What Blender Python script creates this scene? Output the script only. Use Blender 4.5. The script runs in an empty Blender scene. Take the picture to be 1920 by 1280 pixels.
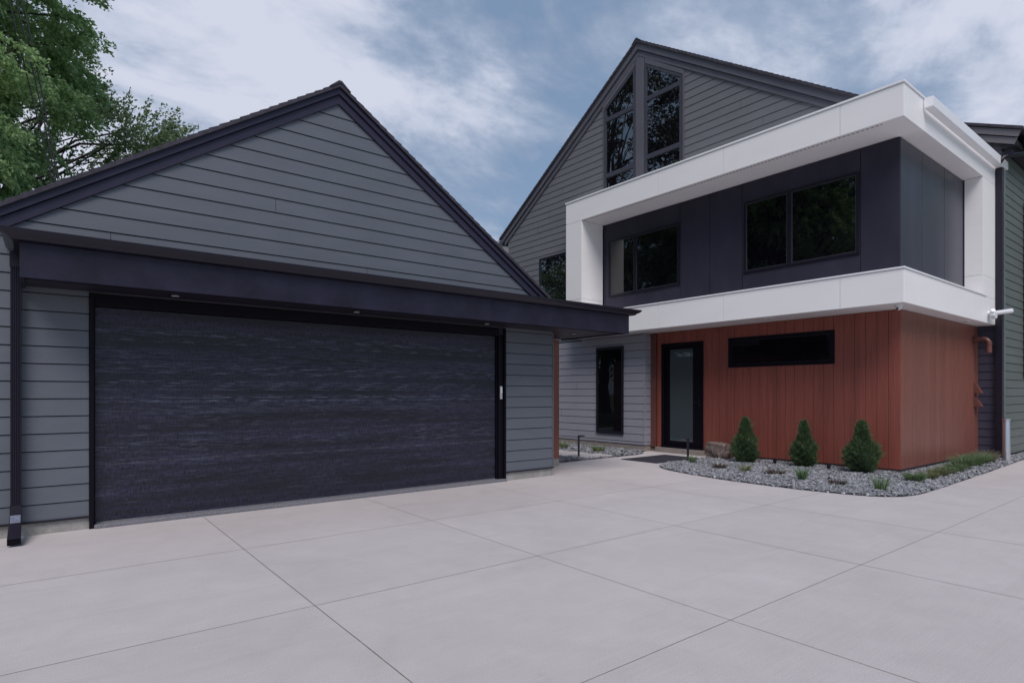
import bpy, math, random
import numpy as np
from mathutils import Vector, Matrix
R = math.radians
random.seed(7)

# ------------------------------------------------------------------ camera
scene = bpy.context.scene
cam_d = bpy.data.cameras.new('camera')
cam = bpy.data.objects.new('camera', cam_d)
scene.collection.objects.link(cam)
cam.location = (0, 0, 1.5)
cam.rotation_euler = (R(90), 0, R(51.9 - 90))
cam_d.sensor_width = 36
cam_d.lens = 20.80
cam_d.shift_y = 0.0505
cam_d.clip_end = 3000
scene.camera = cam

# ------------------------------------------------------------------ world
SUN_EL, SUN_AZ = 54, 232          # azimuth of the sun, degrees counter-clockwise from +X
world = bpy.data.worlds.new('World')
scene.world = world
world.use_nodes = True
wn, wl = world.node_tree.nodes, world.node_tree.links
bg = wn['Background']
bg.inputs['Strength'].default_value = 0.1
sky = wn.new('ShaderNodeTexSky')
sky.sky_type = 'NISHITA'
sky.sun_disc = False
sky.sun_elevation = R(SUN_EL)
sky.sun_rotation = R(90 - SUN_AZ)
sky.air_density = 1.0; sky.dust_density = 1.5
def W(t, **k):
    n = wn.new(t)
    for a, b in k.items(): setattr(n, a, b)
    return n
tc = W('ShaderNodeTexCoord')
sep = W('ShaderNodeSeparateXYZ'); wl.new(tc.outputs['Generated'], sep.inputs[0])
def wmath(op, a, b=None, clamp=False):
    n = W('ShaderNodeMath', operation=op); n.use_clamp = clamp
    for i, v in enumerate((a, b)):
        if v is None: continue
        if isinstance(v, (int, float)): n.inputs[i].default_value = v
        else: wl.new(v, n.inputs[i])
    return n.outputs[0]
zc = wmath('ADD', wmath('MAXIMUM', sep.outputs[2], 0.0), 0.18)      # flat cloud deck
cx = wmath('DIVIDE', sep.outputs[0], zc); cy = wmath('DIVIDE', sep.outputs[1], zc)
comb = W('ShaderNodeCombineXYZ'); wl.new(cx, comb.inputs[0]); wl.new(cy, comb.inputs[1])
def wnoise(scale, detail, rough, rot=0, sc=(1, 1, 1), dist=0.0, off=(0, 0, 0)):
    mp = W('ShaderNodeMapping'); mp.inputs['Rotation'].default_value = (0, 0, R(rot)); mp.inputs['Scale'].default_value = sc
    mp.inputs['Location'].default_value = off
    wl.new(comb.outputs[0], mp.inputs[0])
    n = W('ShaderNodeTexNoise'); n.inputs['Scale'].default_value = scale; n.inputs['Detail'].default_value = detail
    n.inputs['Roughness'].default_value = rough; n.inputs['Distortion'].default_value = dist
    wl.new(mp.outputs[0], n.inputs[0]); return n.outputs[0]
def wramp(v, stops):
    r = W('ShaderNodeValToRGB'); e = r.color_ramp.elements
    while len(e) < len(stops): e.new(0.5)
    for el, (p, c) in zip(e, stops): el.position = p; el.color = (*c, 1) if len(c) == 3 else c
    wl.new(v, r.inputs[0]); return r.outputs[0]
def wmix(f, a, b, mode='MIX'):
    n = W('ShaderNodeMix', data_type='RGBA', blend_type=mode)
    if isinstance(f, (int, float)): n.inputs[0].default_value = f
    else: wl.new(f, n.inputs[0])
    for i, v in ((6, a), (7, b)):
        if isinstance(v, tuple): n.inputs[i].default_value = (*v, 1)
        else: wl.new(v, n.inputs[i])
    return n.outputs[2]
big = wnoise(0.55, 3, 0.5, 20, off=(3.1, 1.7, 0))
wisp = wnoise(2.1, 10, 0.60, -35, (0.8, 1.2, 1), 0.25, (5.2, 4.0, 0))
fleece = wnoise(6.5, 6, 0.55, 10, (1, 1, 1), 0.6, (0.4, 2.0, 0))
# a thick pale bank in the north (over the garage), thinner broken cloud to the east
def lobe(d, lo, hi, amp):
    n = W('ShaderNodeVectorMath', operation='DOT_PRODUCT'); wl.new(tc.outputs['Generated'], n.inputs[0]); n.inputs[1].default_value = d
    q = W('ShaderNodeMapRange', interpolation_type='SMOOTHSTEP'); wl.new(n.outputs['Value'], q.inputs[0])
    q.inputs[1].default_value = lo; q.inputs[2].default_value = hi; q.inputs[3].default_value = 0; q.inputs[4].default_value = amp
    return q.outputs[0]
lobes = [lobe((0.075, 0.904, 0.421), 0.80, 0.975, 0.36), lobe((0.494, 0.733, 0.467), 0.945, 0.995, -0.17), lobe((0.628, 0.667, 0.401), 0.978, 0.998, 0.20), lobe((0.87, 0.229, 0.437), 0.87, 0.985, 0.19), lobe((0.531, 0.788, 0.313), .985, .999, .08)]
bias = lobes[0]
for q in lobes[1:]: bias = wmath('ADD', bias, q)
cov = wmath('ADD', wmath('ADD', wmath('MULTIPLY', big, 0.40), wmath('MULTIPLY', wisp, 1.25)), wmath('ADD', wmath('SUBTRACT', bias, 0.325), wmath('MULTIPLY', fleece, 0.22)))
mask = wramp(cov, [(0.62, (0, 0, 0)), (0.90, (1, 1, 1))])
blue = wmix(0.78, sky.outputs[0], (1.25, 1.80, 2.65))
cloudc = wramp(cov, [(0.60, (0.16, 0.20, 0.275)), (0.80, (0.25, 0.29, 0.375)), (0.95, (0.345, 0.375, 0.455)), (1.0, (0.385, 0.405, 0.48))])
cl = wmix(1.0, cloudc, (10.0, 10.0, 10.0), 'MULTIPLY')
wl.new(wmix(mask, blue, cl), bg.inputs['Color'])

sd = bpy.data.lights.new('sun', 'SUN')
sd.energy = 1.5; sd.angle = R(32); sd.color = (1.0, 0.92, 0.90)
sun = bpy.data.objects.new('sun', sd); scene.collection.objects.link(sun)
sv = Vector((math.cos(R(SUN_EL)) * math.cos(R(SUN_AZ)), math.cos(R(SUN_EL)) * math.sin(R(SUN_AZ)), math.sin(R(SUN_EL))))
sun.rotation_euler = sv.to_track_quat('Z', 'Y').to_euler()

vs = scene.view_settings
scene.display_settings.display_device = 'sRGB'
vs.view_transform = 'Standard'; vs.look = 'None'; vs.exposure = 0.74; vs.gamma = 1; vs.use_curve_mapping = False
scene.cycles.max_bounces = 8

# ------------------------------------------------------------------ materials
def new_mat(name):
    m = bpy.data.materials.new(name); m.use_nodes = True
    return m, m.node_tree.nodes, m.node_tree.links, m.node_tree.nodes['Principled BSDF']
def mat(name, col, rough=0.6, var=0.12, vscale=3.0, vstretch=(1, 1, 1), bump=0.0, bscale=60, spec=0.5, metal=0.0, fine=0.0, col2=None, bstretch=(1, 1, 1), detail=6):
    """base colour with mottling, optional fine grain and bump, in object coordinates"""
    m, n, l, b = new_mat(name)
    t = n.new('ShaderNodeTexCoord'); mp = n.new('ShaderNodeMapping'); mp.inputs['Scale'].default_value = vstretch
    l.new(t.outputs['Object'], mp.inputs[0])
    nz = n.new('ShaderNodeTexNoise'); nz.inputs['Scale'].default_value = vscale; nz.inputs['Detail'].default_value = detail; nz.inputs['Roughness'].default_value = 0.6
    l.new(mp.outputs[0], nz.inputs[0])
    rp = n.new('ShaderNodeValToRGB'); e = rp.color_ramp.elements
    c2 = col2 or tuple(c * (1 + var) for c in col); c1 = tuple(c * (1 - var) for c in col)
    e[0].position = 0.3; e[0].color = (*c1, 1); e[1].position = 0.7; e[1].color = (*c2, 1)
    l.new(nz.outputs[0], rp.inputs[0]); out = rp.outputs[0]
    if fine:
        n2 = n.new('ShaderNodeTexNoise'); n2.inputs['Scale'].default_value = bscale * 2; n2.inputs['Detail'].default_value = 2
        l.new(t.outputs['Object'], n2.inputs[0])
        r2 = n.new('ShaderNodeMapRange'); r2.inputs[1].default_value = 0.3; r2.inputs[2].default_value = 0.7
        r2.inputs[3].default_value = 1 - fine; r2.inputs[4].default_value = 1 + fine
        l.new(n2.outputs[0], r2.inputs[0])
        mx = n.new('ShaderNodeVectorMath'); mx.operation = 'SCALE'; l.new(out, mx.inputs[0]); l.new(r2.outputs[0], mx.inputs['Scale'])
        out = mx.outputs[0]
    l.new(out, b.inputs['Base Color'])
    b.inputs['Roughness'].default_value = rough; b.inputs['Metallic'].default_value = metal
    b.inputs['Specular IOR Level'].default_value = spec
    if bump:
        mb = n.new('ShaderNodeMapping'); mb.inputs['Scale'].default_value = bstretch; l.new(t.outputs['Object'], mb.inputs[0])
        n3 = n.new('ShaderNodeTexNoise'); n3.inputs['Scale'].default_value = bscale; n3.inputs['Detail'].default_value = 3
        l.new(mb.outputs[0], n3.inputs[0])
        bp = n.new('ShaderNodeBump'); bp.inputs['Strength'].default_value = bump; bp.inputs['Distance'].default_value = 0.004
        l.new(n3.outputs[0], bp.inputs['Height']); l.new(bp.outputs[0], b.inputs['Normal'])
    return m

M = {}
M['siding_garage'] = mat('slate_blue_siding', (0.110, 0.123, 0.146), 0.5, 0.07, 1.2, (1, 1, 3), 0.3, 25, bstretch=(1, 1, 6))
M['siding_house'] = mat('warm_grey_siding', (0.152, 0.153, 0.168), 0.5, 0.07, 1.2, (1, 1, 3), 0.3, 25, bstretch=(1, 1, 6))
M['siding_low'] = mat('pale_grey_siding', (0.285, 0.285, 0.325), 0.5, 0.06, 1.2, (1, 1, 3), 0.3, 25, bstretch=(1, 1, 6))
M['siding_dark'] = mat('dark_plum_siding', (0.052, 0.050, 0.080), 0.45, 0.08, 1.2, (1, 1, 3), 0.2, 25)
M['siding_wing'] = mat('green_grey_siding', (0.115, 0.128, 0.122), 0.42, 0.08, 1.2, (1, 1, 3), 0.3, 25, bstretch=(1, 1, 6))
M['rake_wing'] = mat('pale_grey_trim', (0.17, 0.16, 0.17), 0.45, 0.08, 2.5)
M['slot'] = mat('dark_gap', (0.012, 0.012, 0.02), 0.8, 0.05)
M['rake'] = mat('navy_trim', (0.029, 0.027, 0.052), 0.45, 0.12, 2.5, spec=0.3, bump=0.15, bscale=20)
M['rake_house'] = mat('grey_trim', (0.112, 0.110, 0.132), 0.42, 0.08, 2.5, bump=0.15, bscale=20)
M['fascia'] = mat('navy_fascia_metal', (0.016, 0.015, 0.031), 0.5, 0.42, 2.6, spec=0.28, bump=0.25, bscale=14, detail=8)
M['gutter'] = mat('black_plum_gutter', (0.012, 0.010, 0.020), 0.3, 0.1, spec=0.4)
M['soffit'] = mat('dark_soffit', (0.010, 0.008, 0.016), 0.5, 0.1)
M['black'] = mat('black_metal', (0.005, 0.004, 0.008), 0.5, 0.1, spec=0.15)
M['frame'] = mat('window_frame_dark', (0.011, 0.009, 0.018), 0.35, 0.1, spec=0.35)
M['frame_grey'] = mat('window_frame_grey', (0.055, 0.056, 0.074), 0.35, 0.08)
M['white'] = mat('white_panel', (0.88, 0.868, 0.868), 0.42, 0.022, 0.9, (1, 1, 2.5), 0.05, 8)
M['white_metal'] = mat('white_coping_metal', (0.86, 0.86, 0.88), 0.3, 0.02)
M['white_soffit'] = mat('white_soffit', (0.88, 0.86, 0.87), 0.5, 0.02)
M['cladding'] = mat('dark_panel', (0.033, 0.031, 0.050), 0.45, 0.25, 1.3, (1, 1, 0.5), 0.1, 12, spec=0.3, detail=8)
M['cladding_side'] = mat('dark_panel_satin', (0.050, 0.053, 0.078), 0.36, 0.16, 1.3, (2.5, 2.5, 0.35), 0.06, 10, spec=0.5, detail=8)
M['foundation'] = mat('foundation_concrete', (0.30, 0.29, 0.27), 0.85, 0.18, 6, bump=0.6, bscale=45, fine=0.15)
M['foundation_tan'] = mat('foundation_render', (0.25, 0.215, 0.195), 0.85, 0.14, 5, bump=0.5, bscale=45, fine=0.12)
M['apron'] = mat('exposed_aggregate', (0.17, 0.17, 0.19), 0.85, 0.4, 90, bump=0.7, bscale=90, fine=0.35)
M['shingle'] = mat('asphalt_shingle', (0.045, 0.042, 0.058), 0.9, 0.35, 9, (1, 1, 1), 0.7, 90, fine=0.3)
M['copper'] = mat('copper_paint', (0.135, 0.052, 0.042), 0.38, 0.12, 6)
M['steel'] = mat('brushed_steel', (0.62, 0.62, 0.64), 0.28, 0.06, 30, (1, 1, 0.05), metal=0.9)
M['doormat'] = mat('doormat_fibre', (0.022, 0.022, 0.032), 0.95, 0.3, 60, bump=1.0, bscale=160)
M['soil'] = mat('soil', (0.035, 0.035, 0.042), 0.95, 0.4, 20, bump=0.6)
M['bark'] = mat('bark', (0.060, 0.048, 0.042), 0.9, 0.35, 6, (1, 1, 0.3), 0.8, 20)
M['grass_far'] = mat('lawn', (0.045, 0.075, 0.025), 0.9, 0.35, 1.5, fine=0.3, bscale=30)
M['cable'] = mat('cable_rubber', (0.02, 0.02, 0.022), 0.5, 0.05)
M['plastic'] = mat('white_plastic', (0.70, 0.71, 0.74), 0.35, 0.02)
M['keypad'] = mat('silver_plastic', (0.5, 0.5, 0.53), 0.35, 0.04, metal=0.3)
M['lens'] = mat('smoked_lens', (0.02, 0.02, 0.025), 0.08, 0.02)
M['lamp_lens'] = mat('frosted_lens', (0.36, 0.36, 0.37), 0.35, 0.04)
M['chimney'] = mat('pale_block', (0.36, 0.36, 0.38), 0.8, 0.15, 6)

def vent_mat():
    m, n, l, b = new_mat('slotted_vent'); t = n.new('ShaderNodeTexCoord'); sp = n.new('ShaderNodeSeparateXYZ'); l.new(t.outputs['Object'], sp.inputs[0])
    a = n.new('ShaderNodeMath'); a.operation = 'PINGPONG'; l.new(sp.outputs[1], a.inputs[0]); a.inputs[1].default_value = 0.04
    c = n.new('ShaderNodeMath'); c.operation = 'GREATER_THAN'; l.new(a.outputs[0], c.inputs[0]); c.inputs[1].default_value = 0.014
    x = n.new('ShaderNodeMix'); x.data_type = 'RGBA'; l.new(c.outputs[0], x.inputs[0]); x.inputs[6].default_value = (0.82, 0.8, 0.81, 1); x.inputs[7].default_value = (0.02, 0.02, 0.025, 1)
    l.new(x.outputs[2], b.inputs['Base Color']); return m
M['vent'] = vent_mat()
# concrete drive: broom lines, cloudy stains, fine grain
def concrete():
    m, n, l, b = new_mat('broomed_concrete')
    t = n.new('ShaderNodeTexCoord')
    def nz(scale, det, st=(1, 1, 1), rot=0, dist=0):
        mp = n.new('ShaderNodeMapping'); mp.inputs['Scale'].default_value = st; mp.inputs['Rotation'].default_value = (0, 0, R(rot))
        l.new(t.outputs['Object'], mp.inputs[0]); q = n.new('ShaderNodeTexNoise')
        q.inputs['Scale'].default_value = scale; q.inputs['Detail'].default_value = det; q.inputs['Roughness'].default_value = 0.6; q.inputs['Distortion'].default_value = dist
        l.new(mp.outputs[0], q.inputs[0]); return q.outputs[0]
    def mr(v, a, b_, c, d):
        q = n.new('ShaderNodeMapRange'); 
        for i, x in enumerate((a, b_, c, d)): q.inputs[i + 1].default_value = x
        l.new(v, q.inputs[0]); return q.outputs[0]
    def mul(a, c):
        q = n.new('ShaderNodeMath'); q.operation = 'MULTIPLY'; l.new(a, q.inputs[0]); l.new(c, q.inputs[1]); return q.outputs[0]
    broom = nz(5, 5, (0.35, 34, 1))
    f = mul(mul(mul(mr(nz(0.55, 7, dist=0.5), 0.3, 0.7, 0.945, 1.045), mr(nz(2.6, 8, dist=0.8), 0.3, 0.7, 0.955, 1.04)),
            mul(mr(broom, 0.3, 0.7, 0.935, 1.05), mr(nz(110, 4), 0.3, 0.7, 0.88, 1.11))),
            mul(mr(nz(1.0, 6, (0.3, 2.4, 1), 14, 1.0), 0.56, 0.75, 1.0, 0.93), mr(nz(7, 6), 0.62, 0.74, 1.0, 0.93)))
    # each slab of the pour takes its own faint tone
    sp = n.new('ShaderNodeSeparateXYZ'); l.new(t.outputs['Object'], sp.inputs[0])
    def cell(o, a, s):
        q = n.new('ShaderNodeMath'); q.operation = 'SUBTRACT'; l.new(o, q.inputs[0]); q.inputs[1].default_value = a
        r = n.new('ShaderNodeMath'); r.operation = 'DIVIDE'; l.new(q.outputs[0], r.inputs[0]); r.inputs[1].default_value = s
        w = n.new('ShaderNodeMath'); w.operation = 'FLOOR'; l.new(r.outputs[0], w.inputs[0]); return w.outputs[0]
    cb = n.new('ShaderNodeCombineXYZ'); l.new(cell(sp.outputs[0], 1.47, 2.04), cb.inputs[0]); l.new(cell(sp.outputs[1], 2.17, 1.96), cb.inputs[1])
    wh = n.new('ShaderNodeTexWhiteNoise'); l.new(cb.outputs[0], wh.inputs[0])
    f = mul(f, mr(wh.outputs['Value'], 0, 1, 0.96, 1.03))
    c = n.new('ShaderNodeRGB'); c.outputs[0].default_value = (0.505, 0.472, 0.468, 1)
    sc = n.new('ShaderNodeVectorMath'); sc.operation = 'SCALE'; l.new(c.outputs[0], sc.inputs[0]); l.new(f, sc.inputs['Scale'])
    l.new(sc.outputs[0], b.inputs['Base Color']); b.inputs['Roughness'].default_value = 0.75
    bp = n.new('ShaderNodeBump'); bp.inputs['Strength'].default_value = 0.35; bp.inputs['Distance'].default_value = 0.004
    l.new(broom, bp.inputs['Height']); l.new(bp.outputs[0], b.inputs['Normal'])
    return m
M['concrete'] = concrete()
M['joint'] = mat('sawn_joint', (0.19, 0.17, 0.14), 0.9, 0.35, 14, fine=0.2)

# cedar-look composite planks: tone per plank + vertical grain
def wood(name, base, axis, origin, step, rough):
    m, n, l, b = new_mat(name)
    t = n.new('ShaderNodeTexCoord')
    sp = n.new('ShaderNodeSeparateXYZ'); l.new(t.outputs['Object'], sp.inputs[0])
    s = n.new('ShaderNodeMath'); s.operation = 'SUBTRACT'; l.new(sp.outputs[axis], s.inputs[0]); s.inputs[1].default_value = origin
    d = n.new('ShaderNodeMath'); d.operation = 'DIVIDE'; l.new(s.outputs[0], d.inputs[0]); d.inputs[1].default_value = step
    fl = n.new('ShaderNodeMath'); fl.operation = 'FLOOR'; l.new(d.outputs[0], fl.inputs[0])
    wh = n.new('ShaderNodeTexWhiteNoise'); wh.noise_dimensions = '1D'; l.new(fl.outputs[0], wh.inputs['W'])
    mp = n.new('ShaderNodeMapping'); mp.inputs['Scale'].default_value = (60, 60, 1.6); l.new(t.outputs['Object'], mp.inputs[0])
    off = n.new('ShaderNodeCombineXYZ'); l.new(wh.outputs['Value'], off.inputs[2])
    sc0 = n.new('ShaderNodeVectorMath'); sc0.operation = 'SCALE'; l.new(off.outputs[0], sc0.inputs[0]); sc0.inputs['Scale'].default_value = 40
    ad = n.new('ShaderNodeVectorMath'); l.new(mp.outputs[0], ad.inputs[0]); l.new(sc0.outputs[0], ad.inputs[1])
    g = n.new('ShaderNodeTexNoise'); g.inputs['Scale'].default_value = 1.0; g.inputs['Detail'].default_value = 6; g.inputs['Roughness'].default_value = 0.65; g.inputs['Distortion'].default_value = 0.6
    l.new(ad.outputs[0], g.inputs[0])
    r1 = n.new('ShaderNodeMapRange'); r1.inputs[1].default_value = 0.3; r1.inputs[2].default_value = 0.7; r1.inputs[3].default_value = 0.72; r1.inputs[4].default_value = 1.22; l.new(g.outputs[0], r1.inputs[0])
    r2 = n.new('ShaderNodeMapRange'); r2.inputs[3].default_value = 0.92; r2.inputs[4].default_value = 1.08; l.new(wh.outputs['Value'], r2.inputs[0])
    mu = n.new('ShaderNodeMath'); mu.operation = 'MULTIPLY'; l.new(r1.outputs[0], mu.inputs[0]); l.new(r2.outputs[0], mu.inputs[1])
    c = n.new('ShaderNodeRGB'); c.outputs[0].default_value = (*base, 1)
    sc = n.new('ShaderNodeVectorMath'); sc.operation = 'SCALE'; l.new(c.outputs[0], sc.inputs[0]); l.new(mu.outputs[0], sc.inputs['Scale'])
    l.new(sc.outputs[0], b.inputs['Base Color']); b.inputs['Roughness'].default_value = rough
    bp = n.new('ShaderNodeBump'); bp.inputs['Strength'].default_value = 0.25; bp.inputs['Distance'].default_value = 0.003
    l.new(g.outputs[0], bp.inputs['Height']); l.new(bp.outputs[0], b.inputs['Normal'])
    return m
M['wood'] = wood('cedar_planks', (0.242, 0.066, 0.047), 1, 4.18, 0.1975, 0.5)
M['wood_side'] = wood('cedar_planks_side', (0.215, 0.078, 0.058), 0, 12.41, 0.1975, 0.42)  # same cedar; sheen on the side faces put into a greyer colour

# pressed steel garage door: woven grain; light on pressed dents painted as pale horizontal flecks, repeated
def door_mat():
    m, n, l, b = new_mat('pressed_door_skin')
    t = n.new('ShaderNodeTexCoord')
    sp = n.new('ShaderNodeSeparateXYZ'); l.new(t.outputs['Object'], sp.inputs[0])
    def math_(op, a, c=None):
        q = n.new('ShaderNodeMath'); q.operation = op
        for i, v in enumerate((a, c)):
            if v is None: continue
            if isinstance(v, (int, float)): q.inputs[i].default_value = v
            else: l.new(v, q.inputs[i])
        return q.outputs[0]
    xm = math_('ADD', math_('MULTIPLY', math_('PINGPONG', math_('ADD', sp.outputs[0], 0.2), 3.1), 1.0), 0)
    xw = math_('MODULO', math_('ADD', sp.outputs[0], 10.0), 0.62)           # stamped repeat along the sheet
    def streak(xin, sx, sz, det, zoff=0.0):
        cb = n.new('ShaderNodeCombineXYZ'); l.new(math_('MULTIPLY', xin, sx), cb.inputs[0])
        l.new(math_('ADD', math_('MULTIPLY', sp.outputs[2], sz), zoff), cb.inputs[2])
        q = n.new('ShaderNodeTexNoise'); q.inputs['Scale'].default_value = 1; q.inputs['Detail'].default_value = det; q.inputs['Roughness'].default_value = 0.55; q.inputs['Distortion'].default_value = 0.08
        l.new(cb.outputs[0], q.inputs[0]); return q.outputs[0]
    def mr(v, a, b_, c, d):
        q = n.new('ShaderNodeMapRange')
        for i, x in enumerate((a, b_, c, d)): q.inputs[i + 1].default_value = x
        l.new(v, q.inputs[0]); return q.outputs[0]
    s1 = streak(xw, 3.2, 36, 3)
    s2 = streak(xm, 4.0, 60, 4, 9)
    zone = mr(streak(xm, 0.5, 3.2, 2, 4), 0.36, 0.58, 0.30, 1.0)
    f1 = mr(s1, 0.535, 0.66, 0, 1)
    f2 = mr(s2, 0.50, 0.70, 0, 0.75)
    weave = streak(sp.outputs[0], 11, 95, 3, 3)
    weave2 = streak(sp.outputs[0], 75, 12, 3, 5)
    brk = mr(math_('ADD', math_('MULTIPLY', streak(sp.outputs[0], 90, 150, 2, 31), 0.6), math_('MULTIPLY', weave2, 0.4)), 0.38, 0.58, 0.35, 1.15)
    rows = mr(streak(math_('MULTIPLY', sp.outputs[0], 0.02), 1, 7.5, 2, 13), 0.42, 0.58, 0.05, 1.0)
    top = math_('MULTIPLY', mr(sp.outputs[2], 2.15, 2.42, 1.0, 0.1), mr(sp.outputs[2], 0.45, 0.85, 0.30, 1.25))
    fl = math_('MULTIPLY', math_('MULTIPLY', math_('MULTIPLY', math_('MAXIMUM', f1, f2), zone), math_('MULTIPLY', brk, rows)), top)
    base = mr(math_('ADD', math_('MULTIPLY', weave, 0.5), math_('MULTIPLY', weave2, 0.5)), 0.40, 0.60, 0.20, 2.1)
    band = mr(streak(xm, 0.35, 7, 3, 20), 0.38, 0.62, 0.45, 1.65)
    bb = math_('MULTIPLY', base, band)
    c = n.new('ShaderNodeRGB'); c.outputs[0].default_value = (0.010, 0.009, 0.021, 1)
    sc = n.new('ShaderNodeVectorMath'); sc.operation = 'SCALE'; l.new(c.outputs[0], sc.inputs[0]); l.new(bb, sc.inputs['Scale'])
    mx = n.new('ShaderNodeMix'); mx.data_type = 'RGBA'; l.new(fl, mx.inputs[0]); l.new(sc.outputs[0], mx.inputs[6]); mx.inputs[7].default_value = (0.118, 0.132, 0.192, 1)
    l.new(mx.outputs[2], b.inputs['Base Color']); b.inputs['Roughness'].default_value = 0.45
    hs = math_('ADD', math_('MULTIPLY', weave, 0.6), fl)
    bp = n.new('ShaderNodeBump'); bp.inputs['Strength'].default_value = 0.4; bp.inputs['Distance'].default_value = 0.004
    l.new(hs, bp.inputs['Height']); l.new(bp.outputs[0], b.inputs['Normal'])
    return m
M['door'] = door_mat()

def glass(name, base, ior, rough=0.0, wav=0.002):
    m, n, l, b = new_mat(name)
    b.inputs['Base Color'].default_value = (*base, 1); b.inputs['Roughness'].default_value = rough
    b.inputs['IOR'].default_value = ior; b.inputs['Specular IOR Level'].default_value = 0.5
    t = n.new('ShaderNodeTexCoord'); q = n.new('ShaderNodeTexNoise'); q.inputs['Scale'].default_value = 1.6; l.new(t.outputs['Object'], q.inputs[0])
    bp = n.new('ShaderNodeBump'); bp.inputs['Strength'].default_value = 0.5; bp.inputs['Distance'].default_value = wav
    l.new(q.outputs[0], bp.inputs['Height']); l.new(bp.outputs[0], b.inputs['Normal'])
    return m
M['glass'] = glass('coated_window_glass', (0.004, 0.004, 0.006), 2.7)
M['glass_box'] = glass('clear_window_glass', (0.003, 0.003, 0.005), 1.75)
M['glass_dark'] = glass('dark_window_glass', (0.004, 0.004, 0.006), 1.5)
M['glass_teal'] = glass('teal_tint_glass', (0.055, 0.074, 0.082), 1.75, 0.02)  # even teal base stands in for the reflection in the door glass

def leaf_mat(name, a, b_, trans=0.35):
    m, n, l, b = new_mat(name)
    g = n.new('ShaderNodeNewGeometry')
    r = n.new('ShaderNodeValToRGB'); e = r.color_ramp.elements
    e[0].color = (*a, 1); e[1].color = (*b_, 1)
    l.new(g.outputs['Random Per Island'], r.inputs[0]); l.new(r.outputs[0], b.inputs['Base Color'])
    b.inputs['Roughness'].default_value = 0.5
    tr = n.new('ShaderNodeBsdfTranslucent'); l.new(r.outputs[0], tr.inputs[0])
    mx = n.new('ShaderNodeMixShader'); mx.inputs[0].default_value = trans
    l.new(b.outputs[0], mx.inputs[1]); l.new(tr.outputs[0], mx.inputs[2]); l.new(mx.outputs[0], n['Material Output'].inputs[0])
    return m
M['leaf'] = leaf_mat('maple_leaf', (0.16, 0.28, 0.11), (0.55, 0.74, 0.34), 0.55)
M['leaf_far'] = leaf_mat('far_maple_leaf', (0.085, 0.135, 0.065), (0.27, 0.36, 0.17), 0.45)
M['leaf_dark'] = leaf_mat('darkened_leaf', (0.022, 0.030, 0.016), (0.075, 0.085, 0.040), 0.15)  # leaf colour darkened so the trees mirror near black in windows
M['needle'] = leaf_mat('spruce_needle', (0.022, 0.052, 0.022), (0.150, 0.225, 0.100), 0.25)
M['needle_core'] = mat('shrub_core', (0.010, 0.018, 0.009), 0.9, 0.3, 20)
M['blade'] = leaf_mat('grass_blade', (0.060, 0.125, 0.050), (0.21, 0.31, 0.14), 0.25)
M['blade_dry'] = leaf_mat('dry_grass_blade', (0.13, 0.13, 0.085), (0.26, 0.24, 0.16), 0.25)
M['blade_gold'] = leaf_mat('gold_grass_blade', (0.10, 0.15, 0.05), (0.26, 0.27, 0.10), 0.25)
M['sedum'] = leaf_mat('burgundy_leaf', (0.035, 0.020, 0.022), (0.14, 0.055, 0.045), 0.15)
def stone_mat():
    m, n, l, b = new_mat('slate_chips')
    g = n.new('ShaderNodeNewGeometry'); r = n.new('ShaderNodeValToRGB'); e = r.color_ramp.elements
    e[0].color = (0.11, 0.115, 0.132, 1); e[1].color = (0.37, 0.38, 0.40, 1); e.new(0.55).color = (0.215, 0.222, 0.243, 1)
    l.new(g.outputs['Random Per Island'], r.inputs[0]); l.new(r.outputs[0], b.inputs['Base Color']); b.inputs['Roughness'].default_value = 0.62
    return m
M['stone'] = stone_mat()
def rock_mat():
    m, n, l, b = new_mat('boulder_rock'); t = n.new('ShaderNodeTexCoord')
    q = n.new('ShaderNodeTexNoise'); q.inputs['Scale'].default_value = 7; q.inputs['Detail'].default_value = 9; q.inputs['Roughness'].default_value = 0.7; q.inputs['Distortion'].default_value = 1.2
    l.new(t.outputs['Object'], q.inputs[0]); r = n.new('ShaderNodeValToRGB'); e = r.color_ramp.elements
    e[0].position = 0.36; e[0].color = (0.05, 0.042, 0.045, 1); e[1].position = 0.68; e[1].color = (0.30, 0.26, 0.24, 1); e.new(0.5).color = (0.16, 0.115, 0.10, 1)
    l.new(q.outputs[0], r.inputs[0]); l.new(r.outputs[0], b.inputs['Base Color']); b.inputs['Roughness'].default_value = 0.85
    bp = n.new('ShaderNodeBump'); bp.inputs['Strength'].default_value = 0.8; bp.inputs['Distance'].default_value = 0.02
    l.new(q.outputs[0], bp.inputs['Height']); l.new(bp.outputs[0], b.inputs['Normal']); return m
M['rock'] = rock_mat()

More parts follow.
